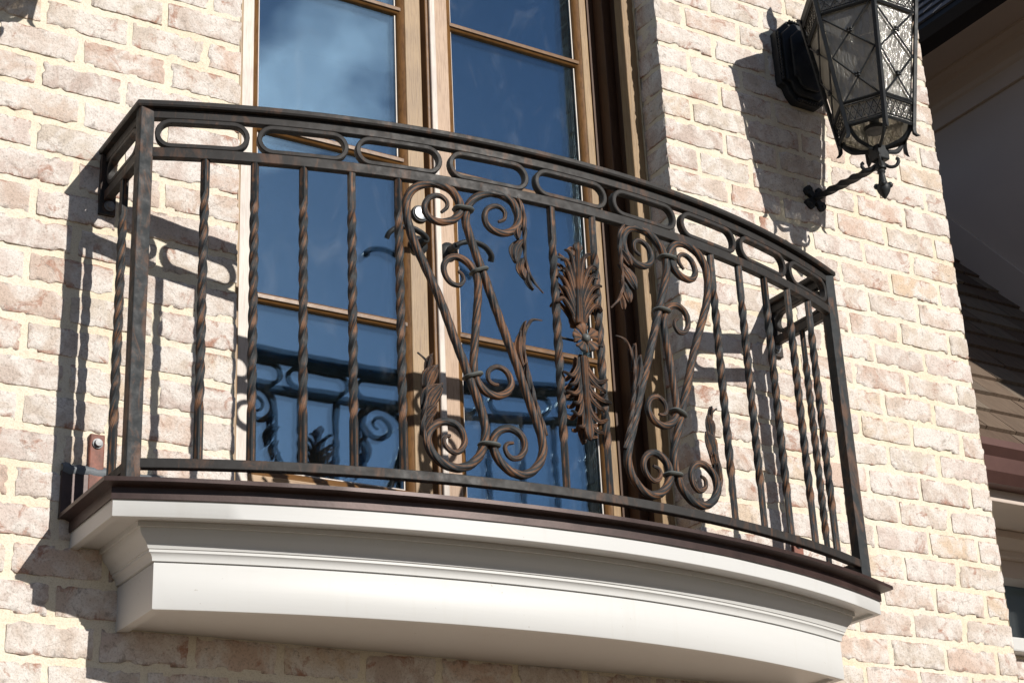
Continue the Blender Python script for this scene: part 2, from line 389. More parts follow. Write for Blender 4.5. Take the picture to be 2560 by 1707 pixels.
def copy_tree(o, off, parent=None):
    c = o.copy(); COL.objects.link(c)
    if parent is None: c.location = o.location + Vector(off)
    else: c.parent = parent
    for ch in list(o.children): copy_tree(ch, off, c)
    return c
def project(p):
    d = Vector(p) - CAM; z = d.dot(fw)
    return 1280 + FPX*d.dot(rt2)/z, 853.5 - FPX*d.dot(up2)/z

# ------------------------------------------------------------------ setting
GZ = -4.6
g = MB(); g.add([(-900, -900, GZ), (900, -900, GZ), (900, 900, GZ), (-900, 900, GZ)], [(0, 1, 2, 3)])
go = g.build('ground', M['ground']); go['kind'] = 'structure'

# ---- brick wall
OX0, OX1, OZ0, OZ1 = -2.397, -1.10, -1.90, 0.95      # door opening
WX0, WX1, WZ1 = -4.4, 0.0, 1.25
CH, PITCH = 0.081, 0.2
wall = thing('brick_wall', 'whitewashed tumbled brick wall with cream mortar around the French doors', 'wall', (-2.0, 0.15, GZ))
def mort_y(x, z):
    return 0.0021 + 0.0021*noise.noise(Vector((x*26, 3.1, z*26))) + 0.0012*noise.noise(Vector((x*75, 7.7, z*75)))
mb = MB()
def mort_patch(x0, x1, z0, z1, st):
    nx, nz = max(1, round((x1-x0)/st)), max(1, round((z1-z0)/st))
    mb.grid([[(x0+(x1-x0)*i/nx, mort_y(x0+(x1-x0)*i/nx, z0+(z1-z0)*j/nz), z0+(z1-z0)*j/nz) for i in range(nx+1)] for j in range(nz+1)])
mort_patch(-3.1, OX0-0.004, -2.45, 0.2, 0.0085); mort_patch(OX1+0.004, WX1-0.005, -2.45, 0.2, 0.0085); mort_patch(OX0-0.004, OX1+0.004, -2.45, OZ0, 0.012)
mort_patch(WX0, WX1-0.005, GZ, -2.45, 0.1); mort_patch(WX0, -3.1, -2.45, 0.2, 0.1)
mort_patch(WX0, OX0-0.004, 0.2, WZ1, 0.1); mort_patch(OX1+0.004, WX1-0.005, 0.2, WZ1, 0.1); mort_patch(OX0-0.004, OX1+0.004, OZ1, WZ1, 0.1)
for x, a, b, y1 in ((OX0-0.004, OZ0, OZ1, 0.3), (OX1+0.004, OZ0, OZ1, 0.3), (WX1-0.005, GZ, WZ1, 0.3)):
    nz = int((b-a)/0.012)
    mb.grid([[(x + 0.003*noise.noise(Vector((9.3, yy*30, (a+(b-a)*j/nz)*30))), yy, a+(b-a)*j/nz) for yy in (0.0, 0.004, 0.03, 0.06, 0.09, y1)] for j in range(nz+1)])
for z in (OZ0, OZ1): mb.add([(OX0, 0.004, z), (OX1, 0.004, z), (OX1, 0.3, z), (OX0, 0.3, z)], [(0, 1, 2, 3)])
mort = mb.build('mortar', M['mortar'], wall, 60)

def brick_mesh(L, H, D, seed, nx, ny=4, nz=8):
    r = 0.0038; rows = {}; vs = []; fs = []
    def vid(i, j, k):
        if (i, j, k) in rows: return rows[(i, j, k)]
        p = Vector((L*(i/nx-0.5), D*(j/ny)**1.4, H*(k/nz-0.5)))
        q = Vector((max(-L/2+r, min(L/2-r, p.x)), max(r*0.8, min(D, p.y)), max(-H/2+r, min(H/2-r, p.z))))
        d = p - q
        if d.length > 1e-9: p = q + d.normalized()*r
        s = Vector((seed*13.1, seed*7.7, seed*3.3))
        lo = noise.noise_vector(p*24 + s); hi = noise.noise_vector(p*85 + s*2); h3 = noise.noise_vector(p*210 + s)
        edge = 1.0 if (i in (0, nx) or k in (0, nz)) else 0.35
        p = p + Vector((lo.x*0.0024*edge + hi.x*0.0016*edge + h3.x*0.001*edge, lo.y*0.0012 + hi.y*0.0011 + h3.y*0.0006, lo.z*0.0017*edge + hi.z*0.0017*edge + h3.z*0.0012*edge))
        chip = noise.noise(p*38 + s*3)
        if edge == 1.0 and chip > 0.28: p = p + Vector((-p.x*0.03, 0.010*(chip-0.28)/0.3, -p.z*0.07))
        rows[(i, j, k)] = len(vs); vs.append(p); return rows[(i, j, k)]
    for i in range(nx):
        for k in range(nz): fs.append((vid(i, 0, k), vid(i+1, 0, k), vid(i+1, 0, k+1), vid(i, 0, k+1)))
        for j in range(ny):
            fs.append((vid(i, j, 0), vid(i, j+1, 0), vid(i+1, j+1, 0), vid(i+1, j, 0)))
            fs.append((vid(i, j, nz), vid(i+1, j, nz), vid(i+1, j+1, nz), vid(i, j+1, nz)))
    for j in range(ny):
        for k in range(nz):
            fs.append((vid(0, j, k), vid(0, j, k+1), vid(0, j+1, k+1), vid(0, j+1, k)))
            fs.append((vid(nx, j, k), vid(nx, j+1, k), vid(nx, j+1, k+1), vid(nx, j, k+1)))
    me = bpy.data.meshes.new('brick'); me.from_pydata(vs, [], fs); me.materials.append(M['brick']); me.shade_smooth(); me.set_sharp_from_angle(angle=R_(55))
    return me
BH = 0.0668
LONG = [brick_mesh(0.187, BH, 0.098, i+1, 22) for i in range(16)]
SHORT = [brick_mesh(0.092, BH, 0.098, i+31, 12) for i in range(9)]
cells = []
for k in range(-15, 57):
    zc = -(k + 0.5)*CH
    off = -0.085 if k % 2 == 0 else -0.19
    edges = [0.0] + [off - PITCH*i for i in range(24)]
    jit = [0.0] + [random.uniform(-0.006, 0.006) for _ in edges[1:]]
    ed = [e+j for e, j in zip(edges, jit)]
    for a, b in zip(ed[1:], ed[:-1]):
        if a < WX0 or zc < GZ + CH or zc > WZ1 - CH: continue
        segs = [(a, b)]
        if OZ0 < zc < OZ1:
            segs = []
            if a < OX0: segs.append((a, min(b, OX0), b > OX0 - 0.03, False))
            if b > OX1: segs.append((max(a, OX1), b, False, a < OX1 + 0.03))
            segs = [(x0, x1) for x0, x1, *_ in segs]
        for x0, x1 in segs:
            if x1 - x0 < 0.035: continue
            # swallow slivers beside the opening
            if OZ0 < zc < OZ1:
                if 0 < OX0 - x1 < 0.035: x1 = OX0
                if 0 < x0 - OX1 < 0.035: x0 = OX1
            cells.append((x0, x1, zc))
jw = 0.0135
vis, rest = [], []
for x0, x1, zc in cells:
    e0 = 0.0 if abs(x0-OX1) < 1e-6 else jw/2
    e1 = 0.0 if (abs(x1-OX0) < 1e-6 or x1 == 0.0) else jw/2
    a, b = x0+e0, x1-e1
    pr = [project((x, 0, z)) for x in (a, b) for z in (zc-BH/2, zc+BH/2)]
    inside = any(-20 < u < 2580 and -20 < v < 1727 for u, v in pr)
    hidden = (-2.60 < (a+b)/2 < -0.90 and -2.10 < zc < -1.90)
    size = (b-a)*FPX/(Vector(((a+b)/2, 0, zc))-CAM).length
    (vis if inside and not hidden else rest).append((size, a, b, zc))
vis.sort(key=lambda t: -t[0])
rest += vis[300:]; vis = vis[:300]
for s_, a, b, zc in vis:
    L = b - a
    pool, base = (LONG, 0.187) if L > 0.135 else (SHORT, 0.092)
    o = inst('brick', random.choice(pool), mort, ((a+b)/2, random.uniform(-0.0018, 0.0004), zc + random.uniform(-0.0018, 0.0018)), 0, random.uniform(-0.012, 0.012), R_(random.uniform(-0.7, 0.7)), (L/base*random.uniform(0.985, 1.004), 1, random.uniform(0.96, 1.03)))
    if random.random() < 0.5:
        o.rotation_euler.y += math.pi
rb = MB()
for s_, a, b, zc in rest:
    y = random.uniform(-0.003, 0.002); h = BH/2; c = 0.004
    rb.add([(a, y+c, zc-h), (b, y+c, zc-h), (b, y+c, zc+h), (a, y+c, zc+h), (a+c, y, zc-h+c), (b-c, y, zc-h+c), (b-c, y, zc+h-c), (a+c, y, zc+h-c), (a, 0.09, zc-h), (b, 0.09, zc-h), (b, 0.09, zc+h), (a, 0.09, zc+h)],
           [(4, 5, 6, 7), (0, 1, 5, 4), (1, 2, 6, 5), (2, 3, 7, 6), (3, 0, 4, 7), (0, 8, 9, 1), (1, 9, 10, 2), (2, 10, 11, 3), (3, 11, 8, 0)])
ro = rb.build('brickwork', M['brick'], mort, 30); ro['kind'] = 'stuff'
# dim room behind the glass
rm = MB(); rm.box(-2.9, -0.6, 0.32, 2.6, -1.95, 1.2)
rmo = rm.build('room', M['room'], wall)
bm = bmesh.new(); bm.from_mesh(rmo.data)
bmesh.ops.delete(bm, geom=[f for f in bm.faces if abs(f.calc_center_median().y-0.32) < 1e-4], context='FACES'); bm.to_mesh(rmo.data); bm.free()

# ------------------------------------------------------------------ French doors
XC = -1.748
DY = 0.22; DT = 0.045
def mir(s, a, b):       # interval given for the right hand side, mirrored for s=-1
    x0, x1 = XC + s*a, XC + s*b
    return (min(x0, x1), max(x0, x1))
fr = thing('door_frame', 'dark stained wooden frame set deep in the brick opening around the doors', 'door frame', (XC, 0.16, -1.9))
for s in (-1, 1):
    b = MB(); b.box(*mir(s, 0.603, 0.648), 0.098, 0.135, -1.89, 0.94); b.build('brick_mould', M['woodv'], fr, bevel=0.003)
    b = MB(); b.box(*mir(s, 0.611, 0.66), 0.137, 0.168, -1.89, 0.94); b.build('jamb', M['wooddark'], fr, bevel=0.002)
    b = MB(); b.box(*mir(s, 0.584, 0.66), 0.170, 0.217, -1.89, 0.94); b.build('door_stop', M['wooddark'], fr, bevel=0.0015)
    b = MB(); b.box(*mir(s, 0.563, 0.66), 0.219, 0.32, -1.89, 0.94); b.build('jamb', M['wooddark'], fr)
    # crumbly foam bead where the mould meets the brick
    b = MB(); path = [(XC + s*(0.6465 + 0.0025*noise.noise(Vector((z*40, s, 0)))), 0.0985, z) for z in [-1.88 + i*0.018 for i in range(156)]]
    b.tube(path, [0.0035 + 0.0028*noise.noise(Vector((p[2]*70, 2, s))) for p in path], 6); b.build('foam_bead', M['caulk'], fr, 60)
b = MB(); b.box(XC-0.66, XC+0.66, 0.10, 0.32, 0.80, 0.945); b.build('head', M['wooddark'], fr)
b = MB(); b.box(XC-0.66, XC+0.66, 0.06, 0.32, -1.90, -1.83); b.build('threshold', M['wooddark'], fr)
MUN = [0.258, -0.225, -0.705, -1.187]; GB, GT = -1.635, 0.70
def make_door(s, name, label):
    # s = -1: leaf on the XC - side
    d = thing(name, label, 'door', (XC + s*0.28, DY, -1.825), 'pair of French doors')
    ho0, ho1 = (0.521 if s < 0 else 0.535), 0.5595        # hinge stile (inner edge, outer edge) from XC
    lo0, lo1 = (0.068, 0.018) if s < 0 else (0.070, 0.003)
    zb, zt = -1.825, 0.795
    b = MB(); b.box(*mir(s, ho0, ho1), DY, DY+DT, zb, zt); b.build('stile', M['woodpale' if s < 0 else 'woodv'], d, bevel=0.002)
    b = MB(); b.box(*mir(s, lo1, lo0), DY, DY+DT, zb, zt); b.build('stile', M['woodv' if s < 0 else 'woodpink'], d, bevel=0.002)
    b = MB(); b.box(*mir(s, lo0+0.0005, ho0-0.0005), DY+0.0006, DY+DT, zb, GB-0.02); b.build('bottom_rail', M['woodh'], d, bevel=0.002)
    b = MB(); b.box(*mir(s, lo0+0.0005, ho0-0.0005), DY+0.0006, DY+DT, GT+0.02, zt); b.build('top_rail', M['woodh'], d, bevel=0.002)
    i0, i1 = mir(s, lo0, ho0)
    # ovolo bead round the glass opening, mitred
    b = MB(); prof = [(0.0, 0.002), (0.004, 0.0035), (0.011, 0.006), (0.0165, 0.0115), (0.019, 0.0165), (0.0195, 0.022)]
    for (ax, az), (bx, bz), (nx_, nz_) in (((i0, GB-0.02), (i0, GT+0.02), (1, 0)), ((i1, GT+0.02), (i1, GB-0.02), (-1, 0)), ((i1, GB-0.02), (i0, GB-0.02), (0, 1)), ((i0, GT+0.02), (i1, GT+0.02), (0, -1))):
        tx, tz = (1 if bx > ax else -1 if bx < ax else 0), (1 if bz > az else -1 if bz < az else 0)
        b.grid([[(ax + nx_*q + tx*q, DY+dy, az + nz_*q + tz*q) for q, dy in prof], [(bx + nx_*q - tx*q, DY+dy, bz + nz_*q - tz*q) for q, dy in prof]])
    gb = b.build('glazing_bead', M['bead'], d, 60)
    b = MB(); prof = [(0.0192, 0.0190), (0.0225, 0.0192), (0.0228, 0.0220)]
    for (ax, az), (bx, bz), (nx_, nz_) in (((i0, GB-0.02), (i0, GT+0.02), (1, 0)), ((i1, GT+0.02), (i1, GB-0.02), (-1, 0)), ((i1, GB-0.02), (i0, GB-0.02), (0, 1)), ((i0, GT+0.02), (i1, GT+0.02), (0, -1))):
        tx, tz = (1 if bx > ax else -1 if bx < ax else 0), (1 if bz > az else -1 if bz < az else 0)
        b.grid([[(ax + nx_*q + tx*q, DY+dy, az + nz_*q + tz*q) for q, dy in prof], [(bx + nx_*q - tx*q, DY+dy, bz + nz_*q - tz*q) for q, dy in prof]])
    b.build('glazing_strip', M['woodpale'], gb, 60)
    i0 += 0.018; i1 -= 0.018
    for z in MUN:
        b = MB(); prof = [(-0.0125, 0.024), (-0.0120, 0.0165), (-0.0095, 0.0115), (-0.0050, 0.0090), (-0.0042, 0.0045), (0.0042, 0.0045), (0.0050, 0.0090), (0.0095, 0.0115), (0.0120, 0.0165), (0.0125, 0.024)]
        b.grid([[(i0-0.008, DY+dy, z+q*1.16) for q, dy in prof], [(i1+0.008, DY+dy, z+q*1.16) for q, dy in prof]]); b.build('muntin', M['bead'], d, 35)
    zs = [GB-0.004] + MUN[::-1] + [GT+0.004]
    for a, c in zip(zs[:-1], zs[1:]):
        b = MB()
        b.box(i0-0.003, i1+0.003, DY+0.0215, DY+0.0255, a, c); b.build('glass_pane', M['glass'], d)
        b = MB(); b.box(i0-0.003, i1+0.003, DY+0.0375, DY+0.0415, a, c); b.build('glass_pane', M['glass'], d)
    if s > 0:
        b = MB(); b.box(XC+0.006, XC+0.024, DY-0.012, DY-0.0005, zb, zt); ag = b.build('astragal', M['woodpale'], d, bevel=0.003)
        b = MB(); b.box(XC-0.006, XC+0.0045, DY-0.006, DY-0.0005, zb, zt); b.build('astragal_bead', M['bead'], ag, bevel=0.003)
    # lever handle
    hx, hz = XC + s*(0.044 if s < 0 else 0.048), -0.955
    hd = MB(); hd.lathe([(0.003, 0.0), (0.027, 0.0), (0.027, 0.006), (0.022, 0.011), (0.012, 0.013), (0.0105, 0.045), (0.004, 0.05)], (hx, DY, hz), 20, 'y')
    ho = hd.build('lever_handle', M['black'], d, 40)
    p = spline([(hx - s*0.002, DY-0.045, hz), (hx + s*0.016, DY-0.051, hz+0.010), (hx + s*0.05, DY-0.052, hz+0.019), (hx + s*0.085, DY-0.05, hz+0.013), (hx + s*0.108, DY-0.044, hz-0.004), (hx + s*0.112, DY-0.034, hz-0.018)], 6)
    lv = MB(); lv.tube(p, [0.0095]*len(p), 10, 0.75); lv.build('lever', M['black'], ho, 50)
    if s < 0:
        c = (XC - 0.038, DY, -0.862)
        k = MB(); k.lathe([(0.002, 0.0), (0.025, 0.0), (0.025, 0.006), (0.0235, 0.009)], c, 28, 'y'); ko = k.build('deadbolt', M['black'], d, 40)
        k = MB(); k.lathe([(0.0195, 0.006), (0.0185, 0.0135), (0.012, 0.0150), (0.002, 0.0152)], c, 28, 'y'); kf = k.build('lock_face', M['chrome'], ko, 40)
        k = MB(); k.box(c[0]-0.0012, c[0]+0.0012, DY-0.0160, DY-0.0146, c[2]-0.008, c[2]+0.004); k.build('keyhole', M['darkgutter'], ko)
    return d
make_door(-1, 'french_door', 'glazed wooden French door leaf with chrome deadbolt above its lever handle')
make_door(1, 'french_door', 'glazed wooden French door leaf with black lever handle and no deadbolt')

# ------------------------------------------------------------------ balcony base
XB = -1.736
def outline(half, yc, apex, n=56):
    s = yc - apex; R = (half*half + s*s)/(2*s); cy = apex + R; a = math.asin(half/R)
    pts = [(XB-half, 0.02), (XB-half, yc*0.5)]
    for i in range(n+1):
        t = -a + 2*a*i/n; u = max(0.0, R*math.sin(t)/half); pts.append((XB + R*math.sin(t), cy - R*math.cos(t) + 0.036*u*u))
    return pts + [(XB+half, (yc+0.036)*0.5), (XB+half, 0.02)]
def lay(d):     # offset inward from the fascia face -> outline
    t = d/0.106
    return outline(1.022 - 0.106*t, -0.253 + 0.048*t, -0.432 + 0.103*t)
def strip(mb, layers):
    rows = [[(x, y, z) for x, y in ol] for ol, z in layers]; mb.grid(rows)
def lid(mb, ol, z): mb.add([(x, y, z) for x, y in ol], [tuple(range(len(ol)))])
base = thing('balcony', 'white painted bow fronted balcony base with copper edge and deep cornice mouldings', 'balcony', (XB, 0.0, -2.12))
b = MB()
def wav(ol, amp, k): return [(x, y + amp*noise.noise(Vector((x*7, k, 0)))) for x, y in ol]
CO = outline(1.050, -0.279, -0.4625)
AP, AQ = outline(1.0265, -0.2565, -0.4365), outline(1.0235, -0.254, -0.4335)
strip(b, [(CO, -1.884), (wav(CO, 0.004, 1), -1.8925), (outline(1.036, -0.262, -0.445), -1.8935), (AP, -1.897), (wav(AP, 0.002, 5), -1.9205), (AQ, -1.9205)])
lid(b, CO, -1.884); b.build('copper_pan', M['copper'], base, 50)
b = MB(); strip(b, [(lay(0.02), -1.896), (lay(0.0), -1.896), (lay(0.0), -1.9535), (lay(0.001), -1.9545), (lay(0.017), -1.9545), (lay(0.018), -1.9465)]); b.build('fascia_board', M['white'], base, 40)
b = MB(); cv = [(0.0165, -1.9475), (0.063, -1.9480), (0.063, -1.959), (0.069, -1.9595), (0.0695, -1.964), (0.072, -1.971), (0.0765, -1.9775), (0.0825, -1.9835), (0.0875, -1.990), (0.0905, -1.9985), (0.0935, -1.9995), (0.0935, -2.005), (0.0955, -2.006), (0.099, -2.0095), (0.1015, -2.015), (0.102, -2.0215), (0.112, -2.0225)]
strip(b, [(lay(d), z) for d, z in cv]); b.build('crown_moulding', M['white'], base, 35)
b = MB(); strip(b, [(lay(0.114), -2.0225), (lay(0.107), -2.0240), (lay(0.106), -2.0252), (lay(0.106), -2.1165), (lay(0.1075), -2.1185), (lay(0.130), -2.1185), (lay(0.1305), -2.108)]); b.build('apron_board', M['white'], base, 40)
b = MB(); strip(b, [(lay(0.128), -2.1065), (lay(0.128), -2.1105)]); lid(b, lay(0.128), -2.1105); b.build('soffit_panel', M['white'], base, 40)
# flashing against the wall
for a0, a1 in ((-2.786, OX0-0.002), (OX1+0.002, -0.69)):
    b = MB(); b.box(a0, a1, -0.0105, 0.004, -1.886, -1.788); b.build('wall_flashing', M['copper'], base)
    b = MB(); n = 46; rows = []
    for i in range(n+1):
        x = a0 + (a1-a0)*i/n; t = -1.771 + 0.007*noise.noise(Vector((x*60, 1, 1))) + 0.004*noise.noise(Vector((x*160, 2, 1)))
        rows.append([(x, -0.0115, -1.794 + 0.006*noise.noise(Vector((x*50, 5, 1)))), (x, -0.0165, -1.784), (x, -0.013, t-0.006), (x, -0.002, t), (x, 0.006, t)])
    b.grid(rows); b.build('flashing_membrane', M['bitumen'], base, 60)

# ------------------------------------------------------------------ railing
YC, RC = 2.0327, 2.466
rail = thing('balcony_railing', 'bowed wrought iron railing with twisted bars, scrollwork and a band of oval rings', 'railing', (XC, -0.3, -1.885))
def cyl(s, z, o=0.0):
    a = s/RC; return Vector((XC + (RC+o)*math.sin(a), YC - (RC+o)*math.cos(a), z))
PX = 0.970; PA = math.asin(PX/RC); PY = YC - RC*math.cos(PA)      # post centres
def bar_run(mb, prof, n=60, ext=0.0, yend=0.0):
    # profile (o, z) outward offset; runs wall - corner - arc - corner - wall with mitred corners
    for (o0, z0), (o1, z1) in zip(prof, prof[1:] + prof[:1]):
        pass
    rows = []
    def row(fn): rows.append([fn(o, z) for o, z in prof])
    row(lambda o, z: (XC-PX-o, yend, z))
    for i in range(n+1):
        t = -1 + 2*i/n
        def f(o, z, t=t):
            x = XC + t*(PX + o)
            a = math.asin(max(-1, min(1, (x-XC)/(RC+o)))); return (x, YC - (RC+o)*math.cos(a), z)
        row(f)
    row(lambda o, z: (XC+PX+o, yend, z))
    mb.grid(rows, True, True)
b = MB(); bar_run(b, [(-0.021, -1.0275), (0.021, -1.0275), (0.0235, -1.0235), (0.0235, -1.0155), (0.0205, -1.0125), (-0.0205, -1.0125), (-0.0235, -1.0155), (-0.0235, -1.0235)]); b.build('handrail', M['iron'], rail, 30)
def sq(h, z0, z1, c=0.0015): return [(-h+c, z0), (h-c, z0), (h, z0+c), (h, z1-c), (h-c, z1), (-h+c, z1), (-h, z1-c), (-h, z0+c)]
for nm, h, z0, z1 in (('upper_bar', 0.0092, -1.0505, -1.0285), ('middle_bar', 0.0092, -1.1455, -1.1215), ('bottom_bar', 0.0092, -1.8475, -1.8265)):
    b = MB(); bar_run(b, sq(h, z0, z1)); b.build(nm, M['iron'], rail, 30)
for s in (-1, 1):
    b = MB(); b.box(-0.0155, 0.0155, -0.0155, 0.0155, -1.886, -1.0265); o = b.build('post', M['post'], rail, bevel=0.002, wloc=(XC+s*PX, PY, 0))
# rings
def ring_mesh(half_s, half_z, curved=True, name='ring'):
    b = MB(); rr = half_z; pts = []
    for i in range(13): t = math.pi/2 - math.pi*i/12; pts.append((half_s-rr + rr*math.cos(t), rr*math.sin(t), math.cos(t), math.sin(t)))
    for i in range(1, 8): x = (half_s-rr)*(1-2*i/8); pts.append((x, -rr, 0, -1))
    for i in range(13): t = -math.pi/2 - math.pi*i/12; pts.append((-half_s+rr + rr*math.cos(t), rr*math.sin(t), math.cos(t), math.sin(t)))
    for i in range(1, 8): x = -(half_s-rr)*(1-2*i/8); pts.append((x, rr, 0, 1))
    rows = []
    tk, dp, c = 0.0112, 0.0094, 0.0020
    for s, z, nx, nz in pts:
        row = []
        for k, o in ((0, -dp+c), (0, dp-c), (c, dp), (tk-c, dp), (tk, dp-c), (tk, -dp+c), (tk-c, -dp), (c, -dp)):
            ss, zz = s - nx*k, z - nz*k
            if curved: a = ss/RC; row.append(((RC+o)*math.sin(a), -(RC+o)*math.cos(a), zz))
            else: row.append((o, ss, zz))
        rows.append(row)
    rows.append(rows[0]); b.grid(rows, True); return b.mesh(name, M['iron'], 40)
RM = ring_mesh(0.1015, 0.0357)
for k in range(-4, 5): inst('ring', RM, rail, (XC, YC, -1.086), k*0.2185/RC)
RS = ring_mesh(0.0985, 0.0357, False)
for s in (-1, 1): inst('ring', RS, rail, (XC+s*PX, PY/2, -1.086))
# balusters
def twist_mesh(z0, z1, h=0.0074, t0=0.085, t1=0.10, turns=2.9, ph=0.0):
    b = MB(); n = 84; Lz = z1 - z0; rows = []; uv = []
    zs = [0.0, 0.012] + [t1 + (Lz-t0-t1)*i/n for i in range(n+1)] + [Lz-0.012, Lz]
    for z in zs:
        u = max(0.0, min(1.0, (z-t1)/(Lz-t0-t1))); w = min(1.0, min(u, 1-u)*14)
        a = turns*2*math.pi*u; row = []
        for k in range(24):
            th = 2*math.pi*k/24 + math.pi/4
            q = (th % (math.pi/2)) - math.pi/4
            rsq = h/math.cos(q) if True else h
            rsq = min(rsq, h*1.34)
            rt_ = h*1.2*(1 - 0.15*math.cos(4*2*math.pi*k/24) + 0.03*math.cos(8*2*math.pi*k/24))
            r = rsq*(1-w) + rt_*w
            row.append((r*math.cos(th+a), r*math.sin(th+a), z0+z))
        rows.append(row); uv.append(z*10 + 0)
    # uv follows the twist because the columns themselves twist
    b.grid(rows, True, True, uv); return b.mesh('baluster', M['twist'], 38)
TMS = [twist_mesh(-1.8275, -1.1445, t0=a, t1=b_, turns=c) for a, b_, c in ((0.085, 0.10, 2.9), (0.078, 0.108, 2.75), (0.092, 0.095, 3.0), (0.088, 0.104, 2.8))]
BS = [0.058, 0.440, 0.547, 0.654, 0.760, 0.866]
for sgn in (-1, 1):
    for s in BS: p = cyl(sgn*s, 0); inst('baluster', random.choice(TMS), rail, (p.x, p.y, 0), sgn*s/RC)
    inst('baluster', random.choice(TMS), rail, (XC+sgn*PX, -0.118, 0))
# scrolls
S1 = [(-0.339,-1.211),(-0.326,-1.198),(-0.324,-1.184),(-0.336,-1.172),(-0.352,-1.171),(-0.369,-1.181),(-0.379,-1.202),(-0.373,-1.223),(-0.355,-1.235),(-0.331,-1.234),(-0.308,-1.223),(-0.295,-1.205),(-0.293,-1.184),(-0.302,-1.164),(-0.319,-1.148),(-0.345,-1.141),(-0.372,-1.144),(-0.399,-1.158),(-0.416,-1.181),(-0.422,-1.21),(-0.419,-1.245),(-0.409,-1.284),(-0.394,-1.321),(-0.373,-1.368),(-0.355,-1.409),(-0.338,-1.453),(-0.322,-1.500),(-0.307,-1.541),(-0.294,-1.576),(-0.283,-1.609),(-0.271,-1.641),(-0.260,-1.673),(-0.253,-1.702),(-0.252,-1.727),(-0.257,-1.751),(-0.267,-1.775),(-0.285,-1.796),(-0.308,-1.808),(-0.333,-1.810),(-0.358,-1.800),(-0.378,-1.780),(-0.387,-1.755),(-0.380,-1.731),(-0.362,-1.714),(-0.341,-1.708),(-0.32,-1.713),(-0.306,-1.729),(-0.302,-1.749),(-0.309,-1.767),(-0.323,-1.776),(-0.337,-1.772),(-0.347,-1.762),(-0.349,-1.750),(-0.344,-1.742),(-0.334,-1.739)]
S2 = [(-0.198,-1.21),(-0.183,-1.201),(-0.180,-1.184),(-0.191,-1.172),(-0.208,-1.172),(-0.226,-1.184),(-0.233,-1.204),(-0.227,-1.223),(-0.208,-1.236),(-0.179,-1.235),(-0.155,-1.218),(-0.146,-1.194),(-0.150,-1.170),(-0.163,-1.150),(-0.188,-1.139),(-0.221,-1.141),(-0.249,-1.156),(-0.269,-1.178),(-0.279,-1.204),(-0.279,-1.233),(-0.270,-1.264),(-0.259,-1.298),(-0.248,-1.329),(-0.238,-1.357),(-0.225,-1.396),(-0.211,-1.437),(-0.193,-1.488),(-0.179,-1.526),(-0.165,-1.565),(-0.152,-1.606),(-0.139,-1.645),(-0.126,-1.682),(-0.116,-1.714),(-0.113,-1.743),(-0.121,-1.772),(-0.141,-1.797),(-0.168,-1.810),(-0.195,-1.805),(-0.216,-1.790),(-0.231,-1.768),(-0.236,-1.749),(-0.230,-1.729),(-0.216,-1.714),(-0.195,-1.707),(-0.174,-1.713),(-0.160,-1.730),(-0.159,-1.751),(-0.171,-1.769),(-0.188,-1.775),(-0.202,-1.767),(-0.207,-1.752),(-0.200,-1.742),(-0.186,-1.739)]
S3 = [(-0.303,-1.35),(-0.293,-1.358),(-0.291,-1.372),(-0.302,-1.385),(-0.320,-1.382),(-0.334,-1.366),(-0.337,-1.343),(-0.326,-1.324),(-0.306,-1.316),(-0.284,-1.322),(-0.267,-1.338),(-0.257,-1.361),(-0.256,-1.392),(-0.261,-1.442),(-0.267,-1.494),(-0.271,-1.534),(-0.274,-1.568),(-0.273,-1.590),(-0.264,-1.613),(-0.247,-1.629),(-0.223,-1.636),(-0.199,-1.627),(-0.185,-1.607),(-0.187,-1.587),(-0.199,-1.572),(-0.218,-1.567),(-0.236,-1.577),(-0.241,-1.592),(-0.237,-1.604),(-0.227,-1.609),(-0.216,-1.609)]
def scroll(pts, sgn, rmax, ends, o=0.0):
    P = spline([(a, z, 0) for a, z in pts], 4); n = len(P); L = [0.0]
    for i in range(1, n): L.append(L[-1] + (P[i]-P[i-1]).length)
    rad = []
    for i in range(n):
        d = min(L[i], L[-1]-L[i]); k = min(1.0, d/ends); rad.append(rmax*(0.36 + 0.64*k**0.65))
    b = MB(); path = [cyl(-sgn*p.x if sgn > 0 else p.x, p.y, o) for p in P]
    b.tube(path, rad, 28, 1.0, Vector((0, -1, 0)), 0.055, 7, 22.0)
    return b.build('scroll', M['scroll'], rail, 60)
def mirr(sgn, s): return s if sgn < 0 else -s
def ribbon(mb, path, width, side, ridge=0.0012, nseg=7, endw=0.15, base=0.6, cup=0.0):
    # path: world points; side: world vector giving the across direction hint (outward); flat ornamental leaf
    P = [Vector(p) for p in path]; n = len(P); rows = []
    for i, p in enumerate(P):
        t = (P[min(i+1, n-1)] - P[max(i-1, 0)]).normalized(); u = i/(n-1)
        w_ = t.cross(side).normalized()
        prof = (base + (1-base)*math.sin(min(1.0, u*1.5)*math.pi/2))*(1 - (1-endw)*max(0.0, (u-0.62)/0.38)**1.6)
        row = []
        for j in range(nseg):
            v = -1 + 2*j/(nseg-1)
            row.append(p + w_*(v*width/2*prof) + side*(-ridge*math.cos(5*math.pi*j/nseg) - cup*v*v*prof))
        rows.append(row)
    mb.grid(rows, uvs=[i*0.06 + P[0].x*37 for i in range(n)])
